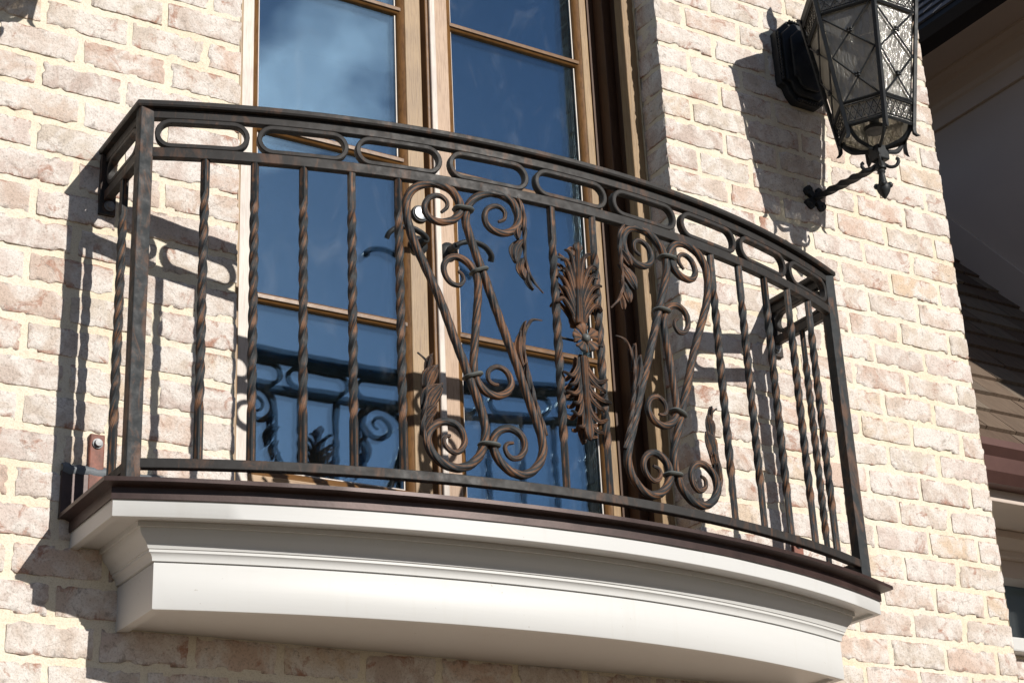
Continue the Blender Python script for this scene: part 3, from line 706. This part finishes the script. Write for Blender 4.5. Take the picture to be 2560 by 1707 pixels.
def lobe(mb, b0, tip, wd, sgn, o0, o1, bend=0.3):
    # one leaflet from b0 to tip in (s, z)
    bs, bz = b0; ts, tz = tip; dx, dz = ts-bs, tz-bz; L = math.hypot(dx, dz); nx_, nz_ = -dz/L, dx/L; rows = []
    for i in range(8):
        u = i/7; k = math.sin(u*math.pi)*bend*L
        cs, cz = bs+dx*u+nx_*k, bz+dz*u+nz_*k; w = wd*1.3*(0.55+0.45*math.sin(min(1, u*1.7)*math.pi/2))*(1-max(0, (u-0.55)/0.45)**2*0.9)
        row = []
        for j in range(6):
            v = -1+2*j/5; row.append(cyl(mirr(sgn, cs+nx_*v*w/2), cz+nz_*v*w/2, o0+(o1-o0)*u + 0.004*math.cos(v*math.pi*1.5) - 0.004*v*v))
        rows.append(row)
    mb.grid(rows, uvs=[i*0.09 + tz*31 for i in range(8)])
L1 = [(-0.150,-1.140),(-0.136,-1.17),(-0.133,-1.216),(-0.134,-1.247),(-0.135,-1.289),(-0.129,-1.321),(-0.116,-1.346),(-0.093,-1.37)]
L2 = [(-0.388,-1.766),(-0.397,-1.730),(-0.391,-1.684),(-0.386,-1.642),(-0.381,-1.602),(-0.385,-1.577),(-0.405,-1.559)]
L3 = [(-0.105,-1.712),(-0.114,-1.685),(-0.128,-1.641),(-0.138,-1.594),(-0.145,-1.559),(-0.150,-1.516),(-0.147,-1.483),(-0.138,-1.459),(-0.125,-1.442),(-0.101,-1.439)]
def acanthus(sgn, pts, lobes, r=0.0048):
    b = MB(); P = spline([(a, z, 0) for a, z in pts], 5); n = len(P)
    path = [cyl(mirr(sgn, p.x), p.y, 0.004) for p in P]
    b.tube(path, [r*(0.55+0.45*math.sin(math.pi*min(1, i/n*1.6+0.25)))*(1 if i < n-6 else max(0.35, (n-1-i)/6)) for i in range(n)], 8, 1.0, Vector((0, -1, 0)), 0.12, 4, 40)
    for b0, tip, wd, bd in lobes: lobe(b, b0, tip, wd, sgn, 0.0, 0.014, bd)
    b.build('acanthus_leaf', M['scroll'], rail, 55, solid=0.0025)
for sgn in (-1, 1):
    scroll(S1, sgn, 0.0096, 0.24); scroll(S2, sgn, 0.0096, 0.24); scroll(S3, sgn, 0.0090, 0.22)
    acanthus(sgn, L1, [((-0.136,-1.205), (-0.156,-1.252), 0.019, -0.15), ((-0.136,-1.245), (-0.166,-1.312), 0.026, -0.12), ((-0.136,-1.29), (-0.144,-1.350), 0.021, -0.12), ((-0.128,-1.325), (-0.124,-1.372), 0.014, -0.1)])
    acanthus(sgn, L2, [((-0.395,-1.745), (-0.377,-1.700), 0.019, 0.1), ((-0.392,-1.715), (-0.368,-1.678), 0.024, 0.12), ((-0.388,-1.690), (-0.354,-1.628), 0.033, 0.12), ((-0.385,-1.640), (-0.364,-1.586), 0.027, 0.1), ((-0.382,-1.605), (-0.376,-1.562), 0.014, 0.05)], 0.0045)
    acanthus(sgn, L3, [((-0.132,-1.62), (-0.150,-1.553), 0.014, 0.1), ((-0.146,-1.57), (-0.161,-1.478), 0.020, 0.1), ((-0.150,-1.515), (-0.148,-1.452), 0.013, 0.05)], 0.0045)
    for (s, z), ang, hw in (((-0.285,-1.195), 0.02, 0.0265), ((-0.2525,-1.342), -0.42 if sgn < 0 else -0.05, 0.0165), ((-0.277,-1.596), -0.36, 0.0170), ((-0.2445,-1.751), 0.03, 0.0265)):
        if (s, z) == (-0.2445, -1.751): hw = 0.0185
        if (s, z) == (-0.285, -1.195): hw = 0.0185
        b = MB(); sg = mirr(sgn, s); pts = []
        r1 = 0.0125
        for i in range(20):
            t = 2*math.pi*i/20; ex = math.copysign(abs(math.cos(t))**0.55, math.cos(t)); ey = math.copysign(abs(math.sin(t))**0.75, math.sin(t))
            q = ex*hw; pts.append(cyl(sg + q*math.cos(ang), z - q*math.sin(ang)*(1 if sgn < 0 else -1), ey*0.0122))
        pts.append(pts[0]); b.tube(pts, 0.0048, 8, 1.55, Vector((0, 0, 1))); b.build('collar', M['collar'], rail, 60)
# centre ornament, cast twice back to back
bud_up = [(-0.006,-1.433),(-0.003,-1.368),(0.0,-1.284),(0.002,-1.249),(0.003,-1.228)]
bud_dn = [(0.0,-1.512),(0.0,-1.589),(0.001,-1.648),(0.002,-1.712)]
def leaf_pts(k, tip, up):      # leaves share the stem and fan out one after another
    sg = 1 if tip[0] > 0 else -1; (tx, tz), (bx, bz) = tip, k
    z0 = -1.434 if up else -1.508
    return [(sg*abs(bx)*0.55, z0), (sg*abs(bx)*0.85, z0 + (bz-z0)*0.45), (bx, bz)] 
LV = []
for mid, el, tip in (((-0.006,-1.330),(-0.014,-1.270),(-0.034,-1.253)), ((-0.010,-1.345),(-0.026,-1.287),(-0.046,-1.281)), ((-0.012,-1.365),(-0.026,-1.318),(-0.040,-1.300)), ((-0.014,-1.385),(-0.034,-1.338),(-0.056,-1.322)), ((-0.016,-1.395),(-0.034,-1.358),(-0.050,-1.350)), ((-0.019,-1.408),(-0.044,-1.378),(-0.066,-1.392)),
                     ((0.008,-1.330),(0.018,-1.266),(0.040,-1.250)), ((0.011,-1.345),(0.032,-1.287),(0.054,-1.286)), ((0.013,-1.365),(0.032,-1.318),(0.046,-1.298)), ((0.015,-1.380),(0.036,-1.338),(0.064,-1.326)), ((0.016,-1.395),(0.036,-1.360),(0.056,-1.350)), ((0.018,-1.408),(0.040,-1.380),(0.060,-1.390))):
    LV.append(leaf_pts(mid, tip, True) + [el, tip])
for mid, el, tip in (((-0.014,-1.538),(-0.034,-1.564),(-0.058,-1.558)), ((-0.013,-1.555),(-0.027,-1.580),(-0.044,-1.588)), ((-0.011,-1.585),(-0.029,-1.606),(-0.053,-1.604)), ((-0.010,-1.600),(-0.021,-1.626),(-0.036,-1.628)), ((-0.009,-1.625),(-0.023,-1.655),(-0.042,-1.648)), ((-0.006,-1.650),(-0.012,-1.680),(-0.027,-1.683)),
                     ((0.014,-1.540),(0.036,-1.567),(0.062,-1.558)), ((0.013,-1.555),(0.033,-1.580),(0.055,-1.590)), ((0.013,-1.585),(0.040,-1.609),(0.068,-1.614)), ((0.012,-1.600),(0.030,-1.626),(0.047,-1.638)), ((0.010,-1.632),(0.030,-1.663),(0.055,-1.655)), ((0.008,-1.655),(0.021,-1.686),(0.041,-1.690))):
    LV.append(leaf_pts(mid, tip, False) + [el, tip])
for face in (1, -1):
    om = 0.003*face; side = Vector((0, -face, 0))
    orn = MB()
    for pts in LV:
        P = spline([(a, z, 0) for a, z in pts], 6); n = len(P)
        ribbon(orn, [cyl(p.x, p.y, om + face*(0.007 + 0.011*max(0, (i/n-0.35)/0.65)**1.3 - 0.013*(max(0, i/n-0.82)/0.18)**2)) for i, p in enumerate(P)], 0.0108, side, 0.0010, 9, 0.35, 0.42, 0.0028)
    for pts, w, ew in ((bud_up, 0.014, 0.05), (bud_dn, 0.014, 0.05)):
        P = spline([(a, z, 0) for a, z in pts], 8); n = len(P)
        rows = []
        for i, p in enumerate(P):
            u = i/(n-1); wd = 0.0068*(1.2-0.5*u) if u < 0.72 else 0.0068*(0.72 + 1.2*math.sin((u-0.72)/0.28*math.pi)*(1 if u < 0.995 else 0.05))*(1-0.45*max(0, (u-0.86)/0.14))
            if i == n-1: wd = 0.001
            rows.append([cyl(p.x + v*wd, p.y, om + face*(0.010 + 0.004*math.cos(v*math.pi/2) + 0.0012*math.cos(v*math.pi*3))) for v in [-1 + j/5 for j in range(11)]])
        orn.grid(rows, uvs=[i*0.07 for i in range(n)])
    oo = orn.build('palmette', M['palm'], rail, 60, solid=0.0025)
    if face == 1:
        for k in range(5):
            fl = MB(); a0 = math.pi/2 + 0.25 + k*2*math.pi/5; rows = []
            for i in range(7):
                u = i/6; r = 0.006 + 0.030*u; row = []
                for j in range(11):
                    v = -1 + 2*j/10; sp = 0.56*(0.55 + 0.45*u**0.5); rr = r*(1 - 0.13*abs(v)**3*u) + (0.0014*math.cos(v*math.pi*2.0) if i == 6 else 0)
                    a = a0 + v*sp; row.append(cyl(rr*math.cos(a), -1.472 + rr*math.sin(a), 0.022 + 0.012*u - 0.006*u**3 - 0.007*v*v*u + 0.0011*math.cos(v*math.pi*4)*u))
                rows.append(row)
            fl.grid(rows, uvs=[i*0.1 + k for i in range(7)]); fl.build('petal', M['palm'], oo, 60, solid=0.0025)
        fl = MB(); fl.lathe([(0.0105, 0.0), (0.0105, 0.004), (0.0085, 0.009), (0.005, 0.012), (0.0008, 0.013)], (XC, YC-RC-0.022, -1.472), 18, 'y'); fl.build('flower_boss', M['collar'], oo, 60)
        for s0, s1, z in ((-0.058, -0.02, -1.268), (-0.058, -0.02, -1.30), (0.02, 0.058, -1.30), (-0.058, -0.01, -1.47), (0.01, 0.058, -1.47), (-0.058, -0.01, -1.60), (0.01, 0.058, -1.60)):
            pn = MB(); pn.tube([cyl(s0, z, 0.0), cyl((s0+s1)/2, z-0.003, 0.004), cyl(s1, z-0.006, 0.008)], 0.003, 6); pn.build('weld_pin', M['iron'], oo, 60)
# wall brackets
for s in (-1, 1):
    x = XC + s*PX
    b = MB(); b.box(x-0.019, x+0.019, -0.012, 0.002, -1.18, -1.03); o = b.build('wall_bracket', M['iron'], rail, bevel=0.002)
    xb = x + (0.004 if s < 0 else -0.004)
    b = MB(); b.lathe([(0.001, 0.0), (0.0125, 0.0), (0.0125, 0.003), (0.0085, 0.0035), (0.0085, 0.010), (0.001, 0.0105)], (xb, -0.012, -1.158), 14, 'y'); b.build('bolt', M['steel'], o, 30)
    x2 = XC + s*0.966
    b = MB(); b.box(x2-0.0165, x2+0.0165, -0.012, 0.002, -1.887, -1.700); o = b.build('wall_bracket', M['rustred'], rail, bevel=0.003)
    b = MB(); b.lathe([(0.001, 0.0), (0.0115, 0.0), (0.0115, 0.003), (0.0085, 0.0035), (0.0075, 0.010), (0.001, 0.0105)], (x2, -0.012, -1.722), 6 if False else 14, 'y'); b.build('bolt', M['steel'], o, 30)

# ------------------------------------------------------------------ wall lantern
LX, LY = -0.562, -0.286
def make_lantern():
    t = thing('wall_lantern', 'black iron hexagonal wall lantern with seedy glass beside the shaded wing', 'lantern', (LX, 0.0, -0.63), 'pair of wall lanterns')
    # back plate, stepped, notched corners
    def plate(hw, hz, nt): return [(LX-hw, -0.18-hz+nt), (LX-hw+nt*0.35, -0.18-hz+nt*0.9), (LX-hw+nt*0.6, -0.18-hz+nt*0.35), (LX-hw+nt, -0.18-hz), (LX+hw-nt, -0.18-hz), (LX+hw-nt*0.6, -0.18-hz+nt*0.35), (LX+hw-nt*0.35, -0.18-hz+nt*0.9), (LX+hw, -0.18-hz+nt), (LX+hw, -0.18+hz-nt), (LX+hw-nt*0.6, -0.18+hz-nt*0.4), (LX+hw-nt, -0.18+hz), (LX-hw+nt, -0.18+hz), (LX-hw+nt*0.6, -0.18+hz-nt*0.4), (LX-hw, -0.18+hz-nt)]
    b = MB(); b.prism(plate(0.097, 0.143, 0.052), -0.028, 0.002); bp = b.build('back_plate', M['black'], t, bevel=0.004)
    b = MB(); b.prism(plate(0.083, 0.129, 0.047), -0.042, -0.0285); b.build('plate_step', M['black'], bp, bevel=0.005)
    b = MB(); b.prism(plate(0.060, 0.104, 0.035), -0.054, -0.0425); b.build('plate_boss', M['black'], bp, bevel=0.005)
    for sx in (-1, 1):
        b = MB(); b.tube([(LX+sx*0.0925, -0.0345, -0.262 + 0.17*k/60) for k in range(61)], [0.0045 + 0.0016*math.sin(k*2*math.pi/4) for k in range(61)], 8); b.build('rope_edge', M['black'], bp, 60)
    for z in (-0.318, -0.042):
        b = MB(); b.tube([(LX - 0.044 + 0.088*k/36, -0.0345, z) for k in range(37)], [0.0045 + 0.0016*math.sin(k*2*math.pi/4) for k in range(37)], 8, 1.0, Vector((0, 0, 1))); b.build('rope_edge', M['black'], bp, 60)
    # upper arm from plate to lantern crown
    b = MB(); p = spline([(LX, -0.05, -0.12), (LX, -0.09, -0.10), (LX, -0.13, -0.07), (LX, -0.17, -0.02), (LX, -0.22, 0.035), (LX, LY, 0.06)], 5); b.tube(p, 0.011, 8, 1, Vector((1, 0, 0))); b.build('upper_arm', M['black'], t, 50)
    def rad(z): return 0.105 + (z+0.575)*(-0.0)+ ( -0.575 - z)*-0.1512
    def hexp(az, z, r=None): a = R_(az); r = rad(z) if r is None else r; return Vector((LX + r*math.sin(a), LY - r*math.cos(a), z))
    AZ = [-150, -90, -30, 30, 90, 150]
    ZB, ZL, ZU, ZT = -0.556, -0.487, -0.203, -0.135
    for i, az in enumerate(AZ):
        a = R_(az); od = Vector((math.sin(a), -math.cos(a), 0))
        b = MB(); P = [hexp(az, -0.105, 0.186), hexp(az, -0.118, 0.177)] + [hexp(az, -0.13 - 0.445*k/6, rad(-0.13-0.445*k/6)+0.003) for k in range(7)] + [hexp(az, -0.587, 0.109), hexp(az, -0.597, 0.118)]
        w = Vector((math.cos(a), math.sin(a), 0)); rows = []
        for k, q in enumerate(P):
            h = 0.0085 if k < len(P)-2 else (0.0085 if k == len(P)-2 else 0.0025)
            if k == 0: h = 0.003
            rows.append([q + w*h + od*0.001, q + od*0.0075, q - w*h + od*0.001, q - od*0.006])
        b.grid(rows, True, True); b.build('corner_bar', M['black'], t, 20)
        # lower curved arm to the hub
        b = MB(); P = spline([hexp(az, -0.553, 0.100), hexp(az, -0.572, 0.094), hexp(az, -0.592, 0.074), hexp(az, -0.600, 0.048), hexp(az, -0.606, 0.018)], 5); b.tube(P, [0.0075 - 0.002*abs(k/len(P)-0.5) for k in range(len(P))], 8, 0.6, Vector((0, 0, 1))); b.build('bottom_arm', M['black'], t, 50)
        az2 = AZ[(i+1) % 6] if i < 5 else 210
        def fp(u, z, off=0.0):
            A, B = hexp(az, z), hexp(az2, z); mid = (A+B)/2 - Vector((LX, LY, z)); mid.z = 0; mid.normalize()
            return A + (B-A)*u + mid*off
        # pane
        b = MB(); rows = [[fp(0.03 + 0.94*j/2, z, -0.005) for j in range(3)] for z in (ZB, (ZB+ZT)/2, ZT)]; b.grid(rows); b.build('lantern_pane', M['seedy'], t, solid=0.002)
        # diamond lattice
        zm = (ZL+ZU)/2; b = MB()
        for u0, z0, u1, z1 in ((0.05, ZU-0.018, 0.95, zm), (0.95, ZU, 0.05, zm), (0.05, zm, 0.95, ZL), (0.95, zm, 0.05, ZL-0.002)):
            k = 0.0025 if (u0 < u1) else 0.0035
            b.tube([fp(u0, z0, k), fp(u1, z1, k)], 0.0030, 4, 0.9, Vector((0, 0, 1)))
        lt = b.build('diamond_lattice', M['black'], t)
        for z in ((ZU+zm)/2 - 0.004, (ZL+zm)/2):
            b = MB(); c = fp(0.5, z, 0.007); b.lathe([(0.0005, -0.003), (0.003, 0), (0.0005, 0.003)], c, 8)
            for q in range(4):
                aa = math.pi/4 + q*math.pi/2; e = (fp(1, z) - fp(0, z)).normalized()
                d = c + e*(0.0055*math.cos(aa)) + Vector((0, 0, 0.0055*math.sin(aa))); b.lathe([(0.0005, -0.004), (0.0045, -0.002), (0.0045, 0.002), (0.0005, 0.004)], d, 8)
            b.build('rosette', M['black'], lt, 60)
        # lattice bands
        for z0, z1 in ((ZB, ZL), (ZU, ZT)):
            for z, q in ((z0, 0.009), (z1, -0.009)):
                b = MB(); b.tube([fp(0.02, z, 0.002), fp(0.98, z, 0.002)], 0.0058, 4, 0.8, Vector((0, 0, 1))); bd = b.build('band', M['black'], t)
                b = MB(); b.tube([fp(0.05 + 0.9*k/78, z+q, 0.003) for k in range(79)], [0.0020 + 0.0009*math.sin(k*2*math.pi/3) for k in range(79)], 6, 1.0, Vector((0, 0, 1))); b.build('rope_trim', M['black'], bd, 60)
            b = MB(); nn = 5; m0, m1 = z0+0.013, z1-0.013
            for k in range(nn):
                u0, u1 = 0.05 + 0.9*k/nn, 0.05 + 0.9*(k+1)/nn
                b.tube([fp(u0, m0, 0.001), fp(u1, m1, 0.001)], 0.0013, 4); b.tube([fp(u1, m0, 0.0015), fp(u0, m1, 0.0015)], 0.0013, 4)
                um, zm_ = (u0+u1)/2, (m0+m1)/2
                for du, dz in ((0.5, 0), (-0.5, 0), (0, 0.5), (0, -0.5)):
                    q0 = fp(um + du*0.9/nn*0.72, zm_ + dz*(m1-m0)*0.72, 0.0018); b.lathe([(0.0004, -0.002), (0.0021, 0), (0.0004, 0.002)], q0, 6)
            b.build('cross_lattice', M['black'], bd)
    # roof
    b = MB(); rows = []
    for z, r in ((-0.128, 0.172), (-0.105, 0.178), (-0.085, 0.165), (-0.068, 0.13), (-0.058, 0.075), (-0.052, 0.05), (0.02, 0.05), (0.03, 0.062), (0.038, 0.060), (0.052, 0.045), (0.062, 0.02), (0.075, 0.012), (0.085, 0.018), (0.115, 0.022), (0.14, 0.012), (0.155, 0.002)): rows.append([hexp(az, z, r) for az in AZ])
    b.grid(rows, True, True); b.build('lantern_roof', M['black'], t, 20)
    # hub, hooks, finial
    b = MB(); b.box(LX-0.021, LX+0.021, LY-0.021, LY+0.021, -0.642, -0.598); b.build('hub', M['black'], t, bevel=0.004)
    b = MB(); b.lathe([(0.010, -0.642), (0.011, -0.652), (0.016, -0.660), (0.016, -0.668), (0.010, -0.671), (0.012, -0.678), (0.0085, -0.684), (0.0105, -0.700), (0.0135, -0.716), (0.012, -0.7195), (0.0185, -0.7215), (0.0205, -0.728), (0.0165, -0.741), (0.009, -0.753), (0.0015, -0.763)], (LX, LY, 0), 18); fi = b.build('finial', M['black'], t, 45)
    for k in range(4):
        a = R_(45 + 90*k); b = MB(); c = Vector((math.cos(a), math.sin(a), 0)); p0 = Vector((LX, LY, 0))
        b.lathe([(0.0005, -0.009), (0.0075, -0.004), (0.009, 0.002), (0.006, 0.008), (0.0005, 0.011)], p0 + c*0.0185 + Vector((0, 0, -0.7225)), 10); b.build('acorn_leaf', M['black'], fi, 60)
        b = MB(); p = spline([p0 + c*0.008 + Vector((0, 0, -0.650)), p0 + c*0.024 + Vector((0, 0, -0.664)), p0 + c*0.040 + Vector((0, 0, -0.665)), p0 + c*0.050 + Vector((0, 0, -0.655)), p0 + c*0.051 + Vector((0, 0, -0.644)), p0 + c*0.045 + Vector((0, 0, -0.640))], 5)
        b.tube(p, [0.0052]*(len(p)-4) + [0.0056, 0.006, 0.006, 0.004], 8, 0.75, Vector((0, 0, 1))); b.build('hook', M['black'], t, 50)
    # candle cluster plate inside
    b = MB(); b.lathe([(0.002, -0.545), (0.03, -0.545), (0.034, -0.535), (0.02, -0.53), (0.014, -0.52), (0.014, -0.44), (0.002, -0.44)], (LX, LY, 0), 16); b.build('lamp_holder', M['black'], t, 40)
    # twisted strut and fleur plate
    b = MB(); n = 40; rows = []
    A, B = Vector((LX, -0.012, -0.632)), Vector((LX, LY+0.018, -0.652))
    for i in range(n+1):
        u = i/n; c = A + (B-A)*u; a = 2.6*2*math.pi*0.5*u; r = 0.0105 + 0.003*math.sin(math.pi*u); row = []
        for k in range(4): th = a + k*math.pi/2; row.append(c + Vector((math.cos(th), 0, math.sin(th)))*r)
        rows.append(row)
    b.grid(rows, True, True); b.build('twisted_strut', M['black'], t, 25)
    b = MB(); cz = -0.632
    for k in range(4):
        a = math.pi/4 + k*math.pi/2; ex, ez = math.cos(a), math.sin(a); px, pz = -ez, ex; poly = []
        for r, w in ((0.004, 0.009), (0.022, 0.011), (0.028, 0.017), (0.040, 0.016), (0.045, 0.006)): poly.append((LX + ex*r + px*w, cz + ez*r + pz*w))
        poly += [(LX + ex*r + px*w, cz + ez*r + pz*w) for r, w in ((0.045, -0.006), (0.040, -0.016), (0.028, -0.017), (0.022, -0.011), (0.004, -0.009))]
        b.prism(poly, -0.0115 - 0.0002*k, 0.002)
    fl = b.build('fleur_plate', M['black'], t, bevel=0.0015)
    for k in range(4):
        b = MB(); a = math.pi/4 + k*math.pi/2; b.lathe([(0.0005, 0.0), (0.005, 0.0), (0.004, 0.003), (0.0005, 0.0045)], (LX + 0.033*math.cos(a), -0.0118, cz + 0.033*math.sin(a)), 10, 'y')
        b.build('rivet', M['black'], fl, 60)
    return t
lan = make_lantern()
lan2 = copy_tree(lan, (-2.383, 0, 0.0))
lan2['label'] = 'black iron hexagonal wall lantern across the French doors from the shaded wing'

# ------------------------------------------------------------------ house wing on the right
wing = thing('house_wing', 'projecting side wing in shade with taupe trim, shingled lean-to roof and brown gutter', 'house', (1.0, 0.8, GZ))
WX = 1.62
b = MB(); b.box(WX, 5.0, -2.5, 6.0, GZ, 1.6); b.build('side_wall', M['taupe'], wing)
# eaves along y
ev = [(WX-0.002, 0.885), (WX-0.018, 0.885), (WX-0.018, 0.965), (WX-0.03, 0.975), (WX-0.034, 0.995), (WX-0.055, 1.012), (WX-0.085, 1.022), (WX-0.09, 1.045), (WX-0.12, 1.06), (WX-0.12, 1.072), (WX-0.30, 1.062), (WX-0.30, 1.04), (WX-0.325, 1.04), (WX-0.325, 1.10), (WX-0.002, 1.10)]
b = MB(); b.grid([[(x, y, z) for x, z in ev] for y in (-2.5, 5.9)], True, True); b.build('eaves_moulding', M['taupe'], wing, 25)
b = MB(); gp = [(WX-0.326, 1.035), (WX-0.40, 1.05), (WX-0.425, 1.09), (WX-0.425, 1.125), (WX-0.41, 1.125), (WX-0.40, 1.10), (WX-0.326, 1.10)]
b.grid([[(x, y, z) for x, z in gp] for y in (-2.5, 5.9)], True, True); b.build('eaves_gutter', M['darkgutter'], wing, 25)
ur = MB(); ur.box(-2.5, 5.9, 0, 1.6, -0.02, 0.0)
b = MB(); ca, sa = math.cos(R_(50)), math.sin(R_(50)); x0, z0 = WX-0.40, 1.115
b.add([(x0, -2.5, z0), (x0+1.6*ca, -2.5, z0+1.6*sa), (x0+1.6*ca, 5.9, z0+1.6*sa), (x0, 5.9, z0)], [(0, 1, 2, 3)]); upr = b.build('upper_roof', M['slate'], wing, solid=0.03)
k = 0
for r in range(5):
    for j in range(10):
        d0 = r*0.14; y0 = -0.6 + j*0.26 + (0.13 if r % 2 else 0); y1 = y0 + 0.252
        b = MB(); vs = []
        for dd, hh in ((d0-0.02, 0.030), (d0+0.17, 0.017)):
            for yy in (y0, y1): vs.append((x0 + dd*ca - hh*sa, yy, z0 + dd*sa + hh*ca))
        vs += [(x + 0.009*sa, y, z - 0.009*ca) for x, y, z in vs]
        b.add(vs, [(0, 1, 3, 2), (4, 6, 7, 5), (0, 4, 5, 1), (2, 3, 7, 6), (0, 2, 6, 4), (1, 5, 7, 3)]); b.build('shingle', M['slate'], upr)
# lean-to roof
YG, ZG = 0.2, -1.256
b = MB(); ca, sa = math.cos(R_(50)), math.sin(R_(50))
P0 = (0.2, ZG+0.005)
b.add([(0.05, P0[0], P0[1]), (WX, P0[0], P0[1]), (WX, P0[0]+2.5*ca, P0[1]+2.5*sa), (0.05, P0[0]+2.5*ca, P0[1]+2.5*sa)], [(0, 1, 2, 3)]); lr = b.build('lean_to_roof', M['shingle'], wing, solid=0.02)
for r in range(15):
    x = 0.06 - random.uniform(0, 0.15)
    while x < WX - 0.01:
        w = random.uniform(0.13, 0.30); xa, xb_ = max(0.06, x), min(WX-0.004, x+w-0.004); x += w
        if xb_ - xa < 0.03: continue
        d0 = r*0.146 + 0.0; b = MB(); vs = []; jt = random.uniform(-0.004, 0.004)
        for dd, hh in ((d0+jt-0.01, 0.033+random.uniform(-0.002, 0.003)), (d0+0.17, 0.019)):
            for xx in (xa, xb_): vs.append((xx, P0[0] + dd*ca - hh*sa, P0[1] + dd*sa + hh*ca))
        vs += [(xx, y + 0.013*sa, z - 0.013*ca) for xx, y, z in vs]
        b.add(vs, [(0, 1, 3, 2), (4, 6, 7, 5), (0, 4, 5, 1), (2, 3, 7, 6), (0, 2, 6, 4), (1, 5, 7, 3)])
        b.build('shingle', M['shingle'], lr)
# flashing board up the wall above the lean-to
b = MB(); vs = []
for xx in (WX-0.022, WX+0.001):
    for dd, hz in ((0.02, 0.03), (2.5, 0.03), (2.5, 0.245), (0.02, 0.245)): vs.append((xx, P0[0]+dd*ca, P0[1]+dd*sa+hz))
b.add(vs, [(0, 1, 2, 3), (4, 7, 6, 5), (0, 4, 5, 1), (1, 5, 6, 2), (2, 6, 7, 3), (3, 7, 4, 0)]); b.build('rake_board', M['taupe'], wing, bevel=0.004)
# gutter of the lean-to, fascia, soffit, wall, window
b = MB(); gp = [(0.19, -1.375), (0.14, -1.375), (0.115, -1.345), (0.108, -1.30), (0.085, -1.275), (0.085, -1.252), (0.10, -1.252), (0.10, -1.268), (0.125, -1.295), (0.19, -1.30)]
b.grid([[(x, y, z) for y, z in gp] for x in (0.03, WX-0.004)], True, True); b.build('gutter', M['gutter'], wing, 25)
b = MB(); b.box(0.03, WX-0.003, 0.192, 0.22, -1.412, -1.25); b.build('fascia', M['taupe'], wing, bevel=0.003)
b = MB(); b.box(0.03, WX-0.003, 0.221, 0.52, -1.40, -1.385); b.build('soffit', M['taupe'], wing)
b = MB(); b.grid([[(x, y, z) for y, z in ((0.519, -1.402), (0.44, -1.402), (0.44, -1.425), (0.46, -1.445), (0.485, -1.455), (0.485, -1.475), (0.519, -1.475))] for x in (0.03, WX-0.003)], True, True); b.build('crown', M['taupe'], wing, 25)
b = MB(); b.box(0.0, WX-0.003, 0.52, 0.60, -1.535, -1.38); b.build('frieze', M['taupe'], wing)
b = MB(); b.box(0.0, WX-0.003, 0.60, 0.61, -1.79, -1.535); b.build('window_pane', M['glass'], wing)
b = MB(); b.box(0.0, WX-0.003, 0.62, 0.8, -1.79, -1.50); b.build('dark_backing', M['room'], wing)  # dark solid box close behind the window pane
b = MB(); b.box(0.0, WX-0.003, 0.50, 0.62, -1.79, -1.742); b.build('window_sill', M['white'], wing, bevel=0.006)
b = MB(); b.box(0.0, WX-0.003, 0.552, 0.75, GZ, -1.791); lw = b.build('front_wall', M['mortar'], wing)
for r in range(4):
    for j in range(8): inst('brick', random.choice(LONG), lw, (0.1 + j*0.2 + (0.1 if r % 2 else 0), 0.548, -1.835 - r*CH))
